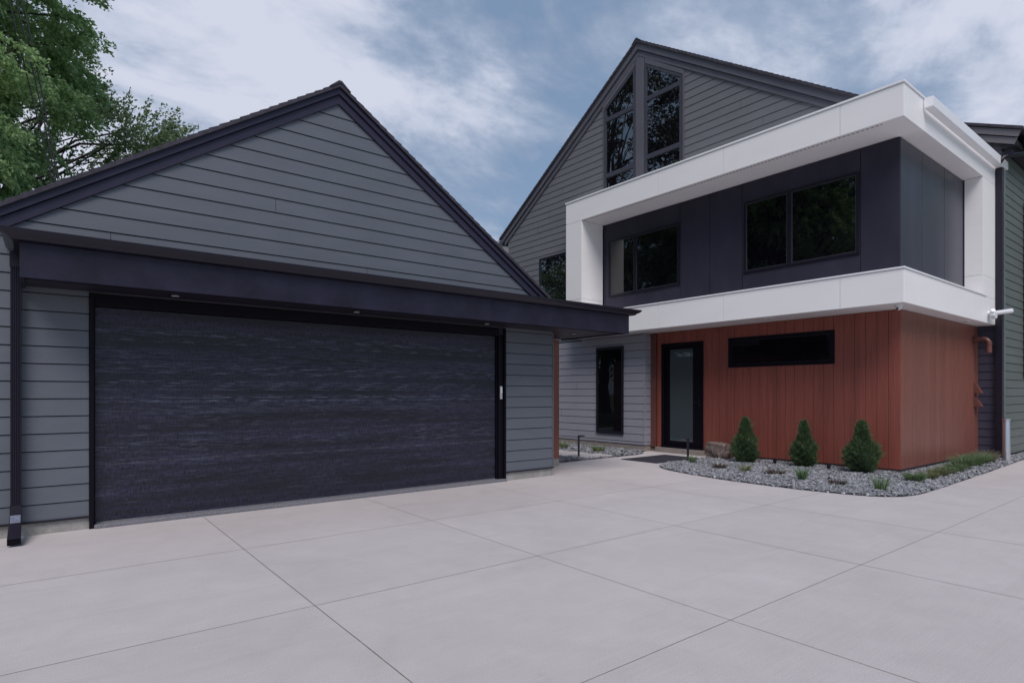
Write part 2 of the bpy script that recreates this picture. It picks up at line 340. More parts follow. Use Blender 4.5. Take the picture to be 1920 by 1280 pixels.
# ------------------------------------------------------------------ mesh helpers
col = scene.collection
class MB:
    def __init__(s): s.v = []; s.f = []; s.m = []
    def add(s, vs, fs, mi=0):
        o = len(s.v); s.v += [tuple(p) for p in vs]; s.f += [tuple(i + o for i in f) for f in fs]; s.m += [mi] * len(fs)
    def box(s, x0, y0, z0, x1, y1, z1, mi=0):
        if x0 > x1: x0, x1 = x1, x0
        if y0 > y1: y0, y1 = y1, y0
        if z0 > z1: z0, z1 = z1, z0
        s.add([(x0, y0, z0), (x1, y0, z0), (x1, y1, z0), (x0, y1, z0), (x0, y0, z1), (x1, y0, z1), (x1, y1, z1), (x0, y1, z1)],
              [(0, 3, 2, 1), (4, 5, 6, 7), (0, 1, 5, 4), (1, 2, 6, 5), (2, 3, 7, 6), (3, 0, 4, 7)], mi)
    def quad(s, a, b, c, d, mi=0): s.add([a, b, c, d], [(0, 1, 2, 3)], mi)
    def prism(s, poly, axis, a, b, mi=0):
        """poly in the plane normal to axis ('x': (y,z); 'y': (x,z); 'z': (x,y)), extruded a..b"""
        f = {'x': lambda p, t: (t, p[0], p[1]), 'y': lambda p, t: (p[0], t, p[1]), 'z': lambda p, t: (p[0], p[1], t)}[axis]
        n = len(poly)
        s.add([f(p, a) for p in poly] + [f(p, b) for p in poly],
              [tuple(range(n))[::-1], tuple(range(n, 2 * n))] + [(i, (i + 1) % n, n + (i + 1) % n, n + i) for i in range(n)], mi)
    def tube(s, pts, r, n=10, mi=0, cap=True):
        pts = [Vector(p) for p in pts]; rs = r if isinstance(r, (list, tuple)) else [r] * len(pts)
        o = len(s.v); up = Vector((0.02, 0.03, 1))
        prev = None
        for i, p in enumerate(pts):
            d = (pts[min(i + 1, len(pts) - 1)] - pts[max(i - 1, 0)]).normalized()
            if prev is None:
                a = d.cross(up)
                if a.length < 0.1: a = d.cross(Vector((1, 0, 0)))
            else: a = prev - d * prev.dot(d)
            a.normalize(); prev = a; b = d.cross(a)
            for k in range(n):
                t = 2 * math.pi * k / n; s.v.append(tuple(p + (a * math.cos(t) + b * math.sin(t)) * rs[i]))
        for i in range(len(pts) - 1):
            for k in range(n):
                s.f.append((o + i * n + k, o + i * n + (k + 1) % n, o + (i + 1) * n + (k + 1) % n, o + (i + 1) * n + k)); s.m.append(mi)
        if cap:
            s.f.append(tuple(o + k for k in range(n))[::-1]); s.m.append(mi)
            e = o + (len(pts) - 1) * n; s.f.append(tuple(e + k for k in range(n))); s.m.append(mi)
    def build(s, name, mats, parent=None, smooth=False, bevel=0, loc=None):
        me = bpy.data.meshes.new(name)
        vs = s.v
        if loc is not None: vs = [(a - loc[0], b - loc[1], c - loc[2]) for a, b, c in vs]
        me.from_pydata(vs, [], s.f); 
        if not isinstance(mats, (list, tuple)): mats = [mats]
        for q in mats: me.materials.append(M[q] if isinstance(q, str) else q)
        me.polygons.foreach_set('material_index', s.m)
        me.validate(); 
        import bmesh
        bm = bmesh.new(); bm.from_mesh(me)
        bmesh.ops.recalc_face_normals(bm, faces=bm.faces)
        bm.to_mesh(me); bm.free()
        if smooth:
            me.polygons.foreach_set('use_smooth', [True] * len(me.polygons))
            me.set_sharp_from_angle(angle=R(40))
        me.update()
        o = bpy.data.objects.new(name, me); col.objects.link(o)
        if loc is not None: o.location = loc
        if parent: 
            o.parent = parent
            if loc is None: o.location = -Vector(parent.location) if False else (0, 0, 0)
        if bevel:
            bv = o.modifiers.new('edge', 'BEVEL'); bv.width = bevel; bv.segments = 2; bv.limit_method = 'ANGLE'; bv.angle_limit = R(40); bv.harden_normals = False
        return o
def empty(name, label, cat, loc=(0, 0, 0), group=None):
    o = bpy.data.objects.new(name, None); col.objects.link(o); o.location = loc; o.empty_display_size = 0.2
    o['label'] = label; o['category'] = cat
    if group: o['group'] = group
    return o
def tag(o, label, cat, group=None, kind=None):
    if label: o['label'] = label
    if cat: o['category'] = cat
    if group: o['group'] = group
    if kind: o['kind'] = kind
    return o
def raw_mesh(name, V, F, mats, parent=None, midx=None, smooth=False):
    V = np.asarray(V, np.float32); F = np.asarray(F, np.int32); k = F.shape[1]
    me = bpy.data.meshes.new(name); me.vertices.add(len(V)); me.vertices.foreach_set('co', V.ravel())
    me.loops.add(F.size); me.loops.foreach_set('vertex_index', F.ravel())
    me.polygons.add(len(F)); me.polygons.foreach_set('loop_start', np.arange(0, F.size, k, dtype=np.int32))
    if midx is not None: me.polygons.foreach_set('material_index', np.asarray(midx, np.int32))
    for q in (mats if isinstance(mats, (list, tuple)) else [mats]): me.materials.append(M[q])
    me.update(calc_edges=True)
    o = bpy.data.objects.new(name, me); col.objects.link(o)
    if parent: o.parent = parent
    return o

# lap siding. axis 'y': wall at Y=P facing -Y, u=x. axis 'x': wall at X=P facing -X, u=y.  spans(z)->list of (u0,u1)
def lap(mb, axis, P, z_first, step, z0, z1, spans, joints=(), gap=0.011, lip=0.016, seed=0):
    def pt(u, off, z): return (u, P - off, z) if axis == 'y' else (P - off, u, z)
    k0 = math.floor((z0 - z_first) / step)
    k = k0
    rnd = random.Random(seed)
    while z_first + k * step < z1:
        za, zb = z_first + k * step, z_first + (k + 1) * step
        a, b = max(za, z0), min(zb, z1)
        g = gap if a == za else 0.0
        if b - a > 0.02:
            f = lambda z: lip - (lip - 0.006) * (z - za) / step
            lo, hi = spans(a + g), spans(b)
            if len(lo) == len(hi):
                for (l0, l1), (h0, h1) in zip(lo, hi):
                    if l1 - l0 < 0.01: continue
                    if h1 < h0: h0 = h1 = (h0 + h1) / 2
                    fa, fb = f(a + g), f(b)
                    mb.add([pt(l0, fa, a + g), pt(l1, fa, a + g), pt(h1, fb, b), pt(h0, fb, b),
                            pt(l0, -0.012, a + g), pt(l1, -0.012, a + g), pt(h1, -0.012, b), pt(h0, -0.012, b)],
                           [(0, 1, 2, 3), (1, 0, 4, 5), (3, 2, 6, 7), (0, 3, 7, 4), (2, 1, 5, 6)])
                    # butt joints: hairline gaps, staggered from course to course
                    n = max(0, int((l1 - l0) / 3.2))
                    for j in range(n):
                        if rnd.random() < 0.45: continue
                        u = l0 + (l1 - l0) * (rnd.random())
                        if l0 + 0.3 < u < l1 - 0.3 and h0 + .2 < u < h1 - .2:
                            mb.add([pt(u, fa + .0012, a + g), pt(u + .006, fa + .0012, a + g), pt(u + .006, fb + .0012, b), pt(u, fb + .0012, b)], [(0, 1, 2, 3)], 2)
        k += 1

# chevron (rake) strip of vertical height h below line z = ztop - p|u-uc|
def chevron(uc, ztop, h, p, u0, u1):
    return [(u0, ztop - p * (uc - u0)), (uc, ztop), (u1, ztop - p * (u1 - uc)), (u1, ztop - p * (u1 - uc) - h), (uc, ztop - h), (u0, ztop - p * (uc - u0) - h)]
# stepped shingle slab: profile with butts along each slope, extruded through the depth
def shingle_roof(mb, axis, uc, ztop, p, u0, u1, a, b, th=0.045, exp=0.145, seed=1):
    rnd = random.Random(seed)
    def side(sgn, ue):
        L = abs(ue - uc); n = int(L / (exp * 0.83)) + 1; top = []
        for i in range(n + 1):
            u = min(L, i * L / n); z = ztop - p * u
            if i: top.append((uc + sgn * u, z + 0.000))
            if i < n: top.append((uc + sgn * u, z - 0.014 * rnd.uniform(.7, 1.2) if i else z))
        return top
    for sgn, ue in ((-1, u0), (1, u1)):
        t = side(sgn, ue); L = abs(ue - uc)
        poly = t + [(ue, ztop - p * L - th), (uc, ztop - th)]
        # ragged front edge
        mb.prism(poly, axis, a, b)
    cap = [(uc - .15, ztop - p * .15 + .004), (uc - 0.02, ztop + .016), (uc + 0.02, ztop + .016), (uc + .15, ztop - p * .15 + .004), (uc + .15, ztop - p * .15 - .012), (uc, ztop - 0.012), (uc - .15, ztop - p * .15 - .012)]
    k = a - 0.01; i = 0
    while k < b - .3:
        c2 = [(x, z + 0.006 * (i % 2)) for x, z in cap]
        mb.prism(c2, axis, k, k + 0.3); k += 0.3; i += 1

# window box frame; axis like lap. rect (u0,u1,z0,z1); mull = list of u for mullions; trans = list of z for rails
def window(name, axis, P, u0, u1, z0, z1, parent, mull=(), rails=(), fw=0.06, proud=0.03, depth=0.06, fmat='frame', gmat='glass', label=None, top=None, mw=None):
    def bx(mb, a0, a1, b0, b1, o0, o1):
        if axis == 'y': mb.box(a0, P - o1, b0, a1, P - o0, b1)
        else: mb.box(P - o1, a0, b0, P - o0, a1, b1)
    fr = MB(); mw = mw or fw
    def slant(z_of, dz):           # top member following the roof slope
        pass
    if top is None:
        bx(fr, u0, u1, z1 - fw, z1, 0, proud)
        zt = lambda u: z1
    else:
        zt = top
        ins = fw * 1.2
        poly = [(u0, zt(u0)), (u1, zt(u1)), (u1, zt(u1) - ins), (u0, zt(u0) - ins)]
        fr.prism(poly, axis, P - proud, P)
    bx(fr, u0, u1, z0, z0 + fw, 0, proud)
    for ua, ub in ((u0, u0 + fw), (u1 - fw, u1)):
        if top is None: bx(fr, ua, ub, z0 + fw, z1 - fw, 0, proud)
        else: fr.prism([(ua, z0 + fw), (ub, z0 + fw), (ub, zt(ub) - ins), (ua, zt(ua) - ins)], axis, P - proud, P)
    for u in mull: bx(fr, u - mw / 2, u + mw / 2, z0 + fw, z1 - fw, 0, proud - 0.002)
    for z in rails: bx(fr, u0 + fw, u1 - fw, z - 0.055, z + 0.055, 0, proud - 0.003)
    f = fr.build(name, fmat, parent, bevel=0.004)
    if label: f['label'] = label
    us = [u0 + fw] + [x for u in sorted(mull) for x in (u - mw / 2, u + mw / 2)] + [u1 - fw]
    zs = [z0 + fw] + [x for z in sorted(rails) for x in (z - 0.055, z + 0.055)] + [(z1 - fw) if top is None else None]
    off = proud - depth if depth < proud else 0.004
    for i in range(0, len(us), 2):
        for j in range(0, len(zs), 2):
            a0, a1 = us[i], us[i + 1]; b0, b1 = zs[j], zs[j + 1]
            g = MB(); sash = MB(); sw = 0.016
            if b1 is None: poly = [(a0, b0), (a1, b0), (a1, zt(a1) - ins), (a0, zt(a0) - ins)]
            else: poly = [(a0, b0), (a1, b0), (a1, b1), (a0, b1)]
            g.prism(poly, axis, P - off, P - 0.001)
            gl = g.build('pane', gmat, f)
            # thin inner sash bead, its caught light put into a paler grey
            c = (sum(q[0] for q in poly) / 4, sum(q[1] for q in poly) / 4)
            inn = [(q[0] + (sw if q[0] < c[0] else -sw), q[1] + (sw if q[1] < c[1] else -sw)) for q in poly]
            for q in range(4):
                r = (q + 1) % 4
                sash.prism([poly[q], poly[r], inn[r], inn[q]], axis, P - off - 0.008, P - off - 0.0005)
            sash.build('sash', 'frame' if gmat == 'glass_dark' else 'frame_grey', f)
    return f

# white panel skin made of separate sheets with narrow reveals; rects are (u0,u1,z0,z1)
def panels(mb, axis, P, rects, th=0.02, gap=0.007):
    for u0, u1, z0, z1 in rects:
        g = gap / 2
        if axis == 'y': mb.box(u0 + g, P, z0 + g, u1 - g, P + th, z1 - g)
        elif axis == 'x': mb.box(P, u0 + g, z0 + g, P + th, u1 - g, z1 - g)

# ------------------------------------------------------------------ ground, drive, beds
g = MB(); g.quad((-1500, -1500, -0.02), (1500, -1500, -0.02), (1500, 1500, -0.02), (-1500, 1500, -0.02))
tag(g.build('ground', 'grass_far'), None, None, kind='structure')
d = MB()
d.box(-12, -14, -0.015, 45, 18, 0.0)
def strip(x0, y0, x1, y1, w=0.007):
    v = Vector((x1 - x0, y1 - y0, 0)); n_ = Vector((-v.y, v.x, 0)).normalized() * w / 2
    # the sawn line wanders a millimetre or two
    N = max(2, int(v.length / 0.5)); rnd = random.Random(int(abs(x0 * 31 + y0 * 17) * 10))
    P_ = [Vector((x0, y0, 0.0012)) + v * (i / N) + n_ * rnd.uniform(-.35, .35) for i in range(N + 1)]
    for i in range(N):
        a, b = P_[i], P_[i + 1]; d.quad(a - n_, b - n_, b + n_, a + n_, 1)
for x, ya, yb in ((-0.57, -14, 7.94), (1.485, -14, 7.94), (3.555, -14, 7.94), (5.60, -14, 7.94), (7.575, -14, 8.0), (9.6, -14, 3.2), (11.62, -14, 3.18), (13.7, -14, 3.2), (15.7, -14, 3.3)):
    strip(x, ya, x, yb, 0.0075 if x in (1.485,) else 0.005)
for y, xa, xb in ((-1.8, -12, 45), (0.2, -12, 45), (2.19, -12, 45), (4.15, -12, 9.2), (6.08, -12, 9.2)):
    strip(xa, y, xb, y, 0.0055)
tag(d.build('driveway', ['concrete', 'joint']), None, None, kind='structure')

front_edge = [(10.45, 7.86), (10.05, 7.78), (9.78, 7.62), (9.56, 7.32), (9.44, 6.95), (9.33, 6.5), (9.22, 5.9), (9.19, 5.37), (9.19, 4.9), (9.21, 4.47), (9.27, 4.05), (9.37, 3.68), (9.52, 3.42), (9.74, 3.26), (10.0, 3.19), (10.35, 3.165), (11.2, 3.18), (12.3, 3.21), (14.0, 3.26), (15.8, 3.33), (17.0, 3.38), (26, 3.4)]
bed_a = front_edge + [(26, 3.75), (17.25, 3.75), (17.25, 4.2), (12.42, 4.2), (12.42, 7.92), (11.6, 7.9)]
bed_b = [(8.3, 9.36), (9.3, 9.44), (11.3, 9.46), (11.72, 9.62), (11.9, 9.84), (12.15, 9.9), (12.15, 15.5), (7.3, 15.5), (7.3, 9.3)]
for nm, poly, lab in (('planting_bed', bed_a, None), ('planting_bed', bed_b, None)):
    m_ = MB(); m_.prism(poly, 'z', 0.001, 0.005); tag(m_.build(nm, 'soil'), None, None, kind='structure')

def inside(px, py, poly):
    c = np.zeros(len(px), bool); n = len(poly)
    for i in range(n):
        x0, y0 = poly[i]; x1, y1 = poly[(i + 1) % n]
        cond = ((y0 > py) != (y1 > py))
        xi = (x1 - x0) * (py - y0) / ((y1 - y0) if y1 != y0 else 1e-9) + x0
        c ^= cond & (px < xi)
    return c
def gravel(name, poly, n, seed, lim, holes=(), label=''):
    rg = np.random.default_rng(seed)
    x = rg.uniform(lim[0], lim[1], n * 3); y = rg.uniform(lim[2], lim[3], n * 3)
    k = inside(x, y, poly)
    for hx0, hy0, hx1, hy1 in holes: k &= ~((x > hx0) & (x < hx1) & (y > hy0) & (y < hy1))
    x, y = x[k][:n], y[k][:n]; n = len(x)
    size = rg.uniform(0.013, 0.030, n) * np.where(rg.random(n) < .12, 1.35, 1)
    z = rg.uniform(0.008, 0.042, n)
    # irregular six-sided chips, jittered
    base = np.array([[math.cos(t), math.sin(t), 0] for t in np.linspace(0, 2 * math.pi, 7)[:6]])
    top = base * 0.72 + [0, 0, 0.42]; bot = base * 0.9 + [0, 0, -0.35]
    tv = np.concatenate([top, bot])[None].repeat(n, 0)
    tv = tv * rg.uniform(0.72, 1.25, (n, 12, 1)) + rg.normal(0, .06, (n, 12, 3))
    tv *= np.stack([rg.uniform(.9, 1.7, n), rg.uniform(.6, 1.0, n), rg.uniform(.45, .9, n)], 1)[:, None]
    a, b_, c = rg.uniform(0, 6.28, n), rg.normal(0, .38, n), rg.normal(0, .38, n)
    def rot(v, ang, i, j):
        o = v.copy(); co, si = np.cos(ang)[:, None], np.sin(ang)[:, None]
        o[..., i] = v[..., i] * co - v[..., j] * si; o[..., j] = v[..., i] * si + v[..., j] * co; return o
    tv = rot(rot(rot(tv, b_, 1, 2), c, 0, 2), a, 0, 1)
    tv = tv * size[:, None, None] + np.stack([x, y, z], 1)[:, None]
    F4 = []
    for i in range(6): F4.append((i, 6 + i, 6 + (i + 1) % 6, (i + 1) % 6))
    F4 += [(0, 1, 2, 3), (0, 3, 4, 5)]
    F = (np.array(F4)[None] + (np.arange(n) * 12)[:, None, None]).reshape(-1, 4)
    o = raw_mesh(name, tv.reshape(-1, 3), F, 'stone')
    tag(o, None, None, kind='stuff'); o['label'] = label
    return o
gravel('gravel', bed_a, 25000, 3, (9.1, 20, 3.1, 8.0), label='blue grey slate chips in the bed below the cedar wall')
gravel('gravel', bed_b, 9000, 4, (7.9, 12.2, 9.2, 14.5), [(9.6, 9.5, 10.5, 10.05), (9.45, 10.1, 10.42, 10.75), (9.35, 10.8, 10.35, 11.4)], label='blue grey slate chips between garage and grey house wall')

pav = [((9.62, 9.52, 10.48, 10.04), 'pale concrete stepping stone beside the drive edge, nearest of the three'), ((9.48, 10.12, 10.40, 10.74), 'pale concrete stepping stone in the middle of the three'),
       ((9.36, 10.84, 10.32, 11.38), 'pale concrete stepping stone farthest along the gravel passage')]
for (x0, y0, x1, y1), lab in pav:
    m_ = MB(); m_.box(x0, y0, 0.006, x1, y1, 0.045); tag(m_.build('stepping_stone', 'concrete', bevel=0.006), lab, 'stepping stone', 'stepping stones in the gravel passage')
m_ = MB(); m_.box(10.22, 8.03, 0.001, 11.80, 9.03, 0.014, 0)
tag(m_.build('doormat', 'doormat', bevel=0.004), 'black fibre doormat lying on the concrete before the front door', 'doormat')

# ------------------------------------------------------------------ GARAGE
GY = 8.05
garage = empty('garage', 'low slate blue gabled garage with wide dark door and flat navy canopy', 'garage', (3.2, GY, 0))
def child(mb, name, mats, par, **k):
    """world-space mesh parented to an empty placed elsewhere"""
    o = mb.build(name, mats, None, **k)
    o.parent = par
    o.matrix_parent_inverse = Matrix.Identity(4)
    p = par; off = Vector((0, 0, 0))
    while p is not None: off += Vector(p.location); p = p.parent
    me = o.data; me.transform(Matrix.Translation(-off)); o.location = (0, 0, 0)
    return o
# MB.build with a parent: same idea everywhere
_raw_build = MB.build
def _build(s, name, mats, parent=None, **k):
    if parent is None or k.get('loc') is not None: return _raw_build(s, name, mats, parent, **k)
    return child(s, name, mats, parent, **k)
MB.build = _build

GP, GC = 0.66, 3.2
w = MB()
def g_low(z): return [(-1.2, 0.355), (6.16, 7.243)]
def g_up(z):
    a = (5.56 - z) / GP; return [(max(-1.2, GC - a - 0.05), min(7.243, GC + a + 0.05))]
lap(w, 'y', GY, 0.126, 0.187, 0.135, 2.62, g_low, seed=5)
lap(w, 'y', GY, 0.126, 0.187, 2.62, 5.56, g_up, seed=12)
lap(w, 'x', -1.2, 0.126, 0.187, 0.135, 2.7, lambda z: [(GY, 14.5)], seed=2)
# sheathing behind the boards, side and rear walls
w.prism([(-1.19, 0.13), (0.36, 0.13), (0.36, 2.5), (6.16, 2.5), (6.16, 0.13), (7.23, 0.13), (7.23, 2.85), (3.2, 5.5), (-1.19, 2.65)], 'y', GY + 0.010, GY + 0.06, 1)
w.box(-1.19, GY + 0.06, 0.13, -1.12, 14.5, 2.7, 1)
w.box(7.16, GY + 0.06, 0.13, 7.235, 14.5, 2.8, 0)
w.box(-1.12, 14.45, 0.13, 7.16, 14.5, 2.8, 0)
w.build('wall', ['siding_garage', 'slot', 'slot'], garage)
for q in ((-1.18, GY - 0.004, -0.01, 0.36, GY + 0.1, 0.125), (6.17, GY - 0.004, -0.01, 7.235, GY + 0.1, 0.135), (7.13, GY + .1, -0.01, 7.235, 14.5, 0.125)):
    f_ = MB(); f_.box(*q); f_.build('foundation', 'foundation', garage, bevel=0.005)
for q in ((-1.2, GY - 0.034, 0.128, 0.36, GY + 0.002, 0.150), (6.165, GY - 0.034, 0.138, 7.262, GY + 0.002, 0.160)):
    t_ = MB(); t_.box(*q); t_.build('base_flashing', 'gutter', garage)
c_ = MB(); c_.box(7.236, GY - 0.022, 0.162, 7.258, 9.03, 2.6); c_.build('side_trim', 'siding_garage', garage)
# wood clad jog behind the right corner
j = MB()
y0_ = 9.05
k = 7.20
while k < 8.33:
    j.box(k, y0_, 0.15, min(k + 0.187, 8.335), y0_ + 0.03, 2.6); k += 0.195
j.box(7.2, y0_ + 0.03, 0.15, 8.335, 9.6, 2.6)
j.box(7.2, y0_ + .6, 0.15, 8.32, 14.4, 2.6)
j.build('cedar_cladding', 'wood_side', garage)
j = MB(); j.box(7.24, y0_ + 0.008, -0.01, 8.345, 9.6, 0.148); j.build('foundation', 'foundation', garage)
# rakes
r_ = MB(); r_.prism(chevron(GC, 5.668, 0.125, GP, -1.55, 7.42), 'y', GY - 0.040, GY + 0.02)
r_.build('rake_board', 'rake', garage, bevel=0.004)
r_ = MB(); r_.prism(chevron(GC, 5.757, 0.085, GP, -1.6, 7.44), 'y', GY - 0.068, GY + 0.02)
r_.build('rake_board', 'rake', garage, bevel=0.004)
rf = MB(); shingle_roof(rf, 'y', GC, 5.825, GP, -1.65, 7.46, GY - 0.10, 14.7, th=0.062)
roof = rf.build('roof', 'shingle', garage)
dr = MB(); dr.prism(chevron(GC, 5.772, 0.022, GP, -1.62, 7.45), 'y', GY - 0.082, GY - 0.069); dr.build('drip_edge', 'gutter', roof)
# door
dz = [(0.055, 0.70), (0.70, 1.30), (1.30, 1.90), (1.90, 2.47)]
gd = None
dm = MB()
for a, b in dz: dm.box(0.415, 8.12, a + 0.0015, 6.0, 8.16, b - 0.0015)
gd = dm.build('garage_door', 'door', garage, bevel=0.002)
s_ = MB(); s_.box(0.42, 8.108, 0.040, 5.99, 8.165, 0.054); s_.build('bottom_seal', 'apron', gd)
for a in (0.70, 1.30):
    e_ = MB(); e_.box(0.42, 8.1175, a - 0.004, 5.995, 8.1225, a - 0.0005); e_.build('section_lip', 'rake_house', gd)
bk = MB(); bk.box(0.36, 8.17, 0, 6.17, 8.2, 2.6); bk.build('door_backing', 'black', garage)
fr = MB(); fr.box(0.357, GY - 0.030, 0.001, 0.40, 8.165, 2.6); fr.box(6.03, GY + 0.012, 0.001, 6.158, 8.165, 2.6); fr.box(0.40, GY - 0.006, 2.475, 6.03, 8.165, 2.6)
fr.box(0.401, GY + 0.02, 0.03, 0.414, 8.118, 2.474); fr.box(6.001, GY + 0.045, 0.03, 6.029, 8.118, 2.474); fr.box(6.13, GY - 0.03, 0.001, 6.164, GY + 0.011, 2.6)
fr.build('door_frame', 'black', garage, bevel=0.003)
a_ = MB(); a_.box(0.402, GY - 0.06, -0.005, 6.16, 8.2, 0.040); a_.build('threshold', 'apron', garage, bevel=0.01)
kp = MB(); kp.box(6.055, GY - 0.006, 1.40, 6.10, GY + 0.011, 1.62); kp2 = MB(); kp2.box(6.058, GY - 0.009, 1.50, 6.097, GY - 0.0065, 1.60, 0)
kk = kp.build('keypad', 'keypad', garage, bevel=0.003); kp2.build('keypad_cover', 'plastic', kk, bevel=0.001)
# canopy
CY, CX0, CX1, CZ0, CZ1 = 7.28, -0.213, 8.46, 2.60, 2.935
cf = MB()
cf.box(CX0, CY, CZ0, 5.33 - .0015, CY + 0.03, CZ1); cf.box(5.33 + .0015, CY, CZ0, CX1, CY + 0.03, CZ1)
cf.box(CX0, CY + 0.03, CZ0, CX0 + 0.03, GY - 0.02, CZ1); cf.box(CX1 - 0.03, CY + 0.03, CZ0, CX1, 9.09, CZ1); cf.box(7.27, 9.06, CZ0+.02, CX1 - .03, 9.09, CZ1)
canopy = cf.build('canopy', 'fascia', garage, bevel=0.003)
so = MB()
so.box(CX0 + 0.031, CY + 0.031, 2.622, 7.27, GY - 0.026, 2.64); so.box(7.272, CY + 0.031, 2.622, CX1 - 0.031, 9.048, 2.64)
so.build('soffit', 'soffit', canopy)
sj = MB(); sj.box(CX0 + .031, CY + .20, 2.612, CX1 - .031, CY + .212, 2.621); sj.build('soffit_bead', 'gutter', canopy)
ct = MB(); ct.box(CX0, CY + 0.0, 2.94, CX1, GY + 0.01, 2.955); ct.box(7.25, GY + 0.01, 2.94, CX1, 9.09, 2.955); ct.build('canopy_roof', 'gutter', canopy)
# flared gutter around three sides
def ring(o, z): return [(CX0 - o, CY - o, z), (CX1 + o, CY - o, z)]
gt = MB()
prof = [(0.0, 2.937), (0.045, 2.937), (0.062, 2.945), (0.070, 2.965), (0.095, 2.985), (0.118, 3.015), (0.122, 3.040), (0.112, 3.040), (0.108, 3.018), (0.0, 2.975)]
YB0, YB1 = GY - 0.03, 9.09
rows = []
for o, z in prof:
    o2 = o * 1.15
    rows.append([(CX0 - o2, YB0, z), (CX0 - o2, CY - o, z), (CX1 + o2 * 1.6, CY - o, z), (CX1 + o2 * 1.6, YB1, z)])
for i in range(len(prof)):
    a, b = rows[i], rows[(i + 1) % len(prof)]
    for k_ in range(3): gt.quad(a[k_], a[k_ + 1], b[k_ + 1], b[k_])
gt.add([r[0] for r in rows], [tuple(range(len(rows)))]); gt.add([r[3] for r in rows], [tuple(range(len(rows)))])
gt.build('gutter', 'gutter', canopy)
for x, y in ((1.145, 7.70), (3.33, 7.70), (5.55, 7.73), (7.72, 7.98)):
    l_ = MB(); l_.tube([(x, y, 2.612), (x, y, 2.630)], 0.062, 20); o = l_.build('recessed_light', 'gutter', canopy, smooth=True)
    l_ = MB(); l_.tube([(x, y, 2.606), (x, y, 2.611)], [0.036, 0.042], 20); l_.build('lens', 'lamp_lens', o, smooth=True)
# downspout with corrugated front
def downspout(name, x, y, z0, z1, kick, label, mat_='gutter', wd=0.088, dp=0.07):
    root = empty(name, label, 'downspout', (x, y, 0))
    def sect(flare=0):
        pts = []
        n = 5
        for i in range(n):
            a = -wd / 2 + wd * i / n; b = -wd / 2 + wd * (i + 1) / n
            pts += [(a + 0.001, 0), (a + (b - a) * .35, -0.0065), (a + (b - a) * .75, -0.0065), (b - 0.001, 0)]
        pts += [(wd / 2, dp), (-wd / 2, dp)]
        return pts
    s = MB(); pr = sect()
    s.prism([(x + a, y + b) for a, b in pr], 'z', z0, z1)
    s.build('pipe', mat_, root)
    br = MB(); 
    for zz in (z0 + 0.5, (z0 + z1) / 2, z1 - 0.35): br.box(x - wd / 2 - 0.006, y - 0.010, zz, x + wd / 2 + 0.006, y + dp, zz + 0.025)
    if kick:
        k = MB(); h = wd / 2 + 0.003
        A = [(x - h, y - .012, z0 + .10), (x + h, y - .012, z0 + .10), (x + h, y + dp, z0 + .10), (x - h, y + dp, z0 + .10)]
        B = [(x - h, y - .016, z0 + .005), (x + h, y - .016, z0 + .005), (x + h, y + dp, z0 - .06), (x - h, y + dp, z0 - .06)]
        C = [(x - h - .006, y - .40, 0.082), (x + h + .006, y - .40, 0.082), (x + h + .006, y - .385, 0.016), (x - h - .006, y - .385, 0.016)]
        k.add(A + B + C, [(i, (i + 1) % 4, 4 + (i + 1) % 4, 4 + i) for i in range(4)] + [(4 + i, 4 + (i + 1) % 4, 8 + (i + 1) % 4, 8 + i) for i in range(4)])
        # dark mouth
        q = [Vector(c) for c in C]; cc = sum(q, Vector()) / 4
        I = [cc + (p - cc) * 0.84 + Vector((0, 0.012, 0)) for p in q]
        k.add(C + [tuple(i) for i in I], [(0, 1, 5, 4), (1, 2, 6, 5), (2, 3, 7, 6), (3, 0, 4, 7)], 0)
        k.add([tuple(i) for i in I], [(0, 1, 2, 3)], 1)
        ob = k.build('elbow', [mat_, 'black'], root, bevel=0.003)
        cr = MB()
        for i in range(6):
            t = 0.10 + i * 0.10
            zz = z0 + .005 + (0.082 - z0 - .005) * t * .55; yy = y - .016 - (.384) * t * .55
            cr.box(x - h + .006, yy - .006, zz - .002, x + h - .006, yy + .006, zz + .006)
        cr.build('crimp', 'gutter_lite', root)
    else: br.build('bracket', mat_, root)
    return root
M['gutter_lite'] = mat('pale_metal', (0.30, 0.32, 0.42), 0.35, 0.3, 60)  # paler than the pipe, used on the elbow crimps
downspout('downspout', -0.262, 7.93, 0.25, 2.86, True, 'dark ribbed downspout at the left end of the garage canopy with kicked out foot')
o_ = MB(); o_.box(-0.31, 7.92, 2.80, -0.225, 8.02, 2.95); o_.build('gutter_outlet', 'gutter', canopy)

# ------------------------------------------------------------------ MAIN HOUSE
house = empty('house', 'tall grey gabled house with white framed box storey over cedar walls', 'house', (12.4, 8.0, 0))
HX, HC, HP = 12.12, 10.08, 0.667
w = MB()
def h_up(z):
    a = (10.28 - z) / HP; return [(12.2 if z < 6.8 else max(4.3, HC - a - .03), min(15.65, HC + a + .03))]
lap(w, 'x', HX, 5.762 - 0.187 * 14, 0.187, 3.06, 6.797, h_up, seed=31)
lap(w, 'x', HX, 5.762 - 0.187 * 14, 0.187, 6.80, 10.28, h_up, seed=32)
w.prism([(12.2, 3.0), (15.6, 3.0), (15.6, 6.5), (HC, 10.2), (4.9, 6.78), (12.2, 6.78)], 'x', HX + 0.011, HX + 0.08, 1)
w.build('gable_wall', ['siding_house', 'slot', 'slot'], house)
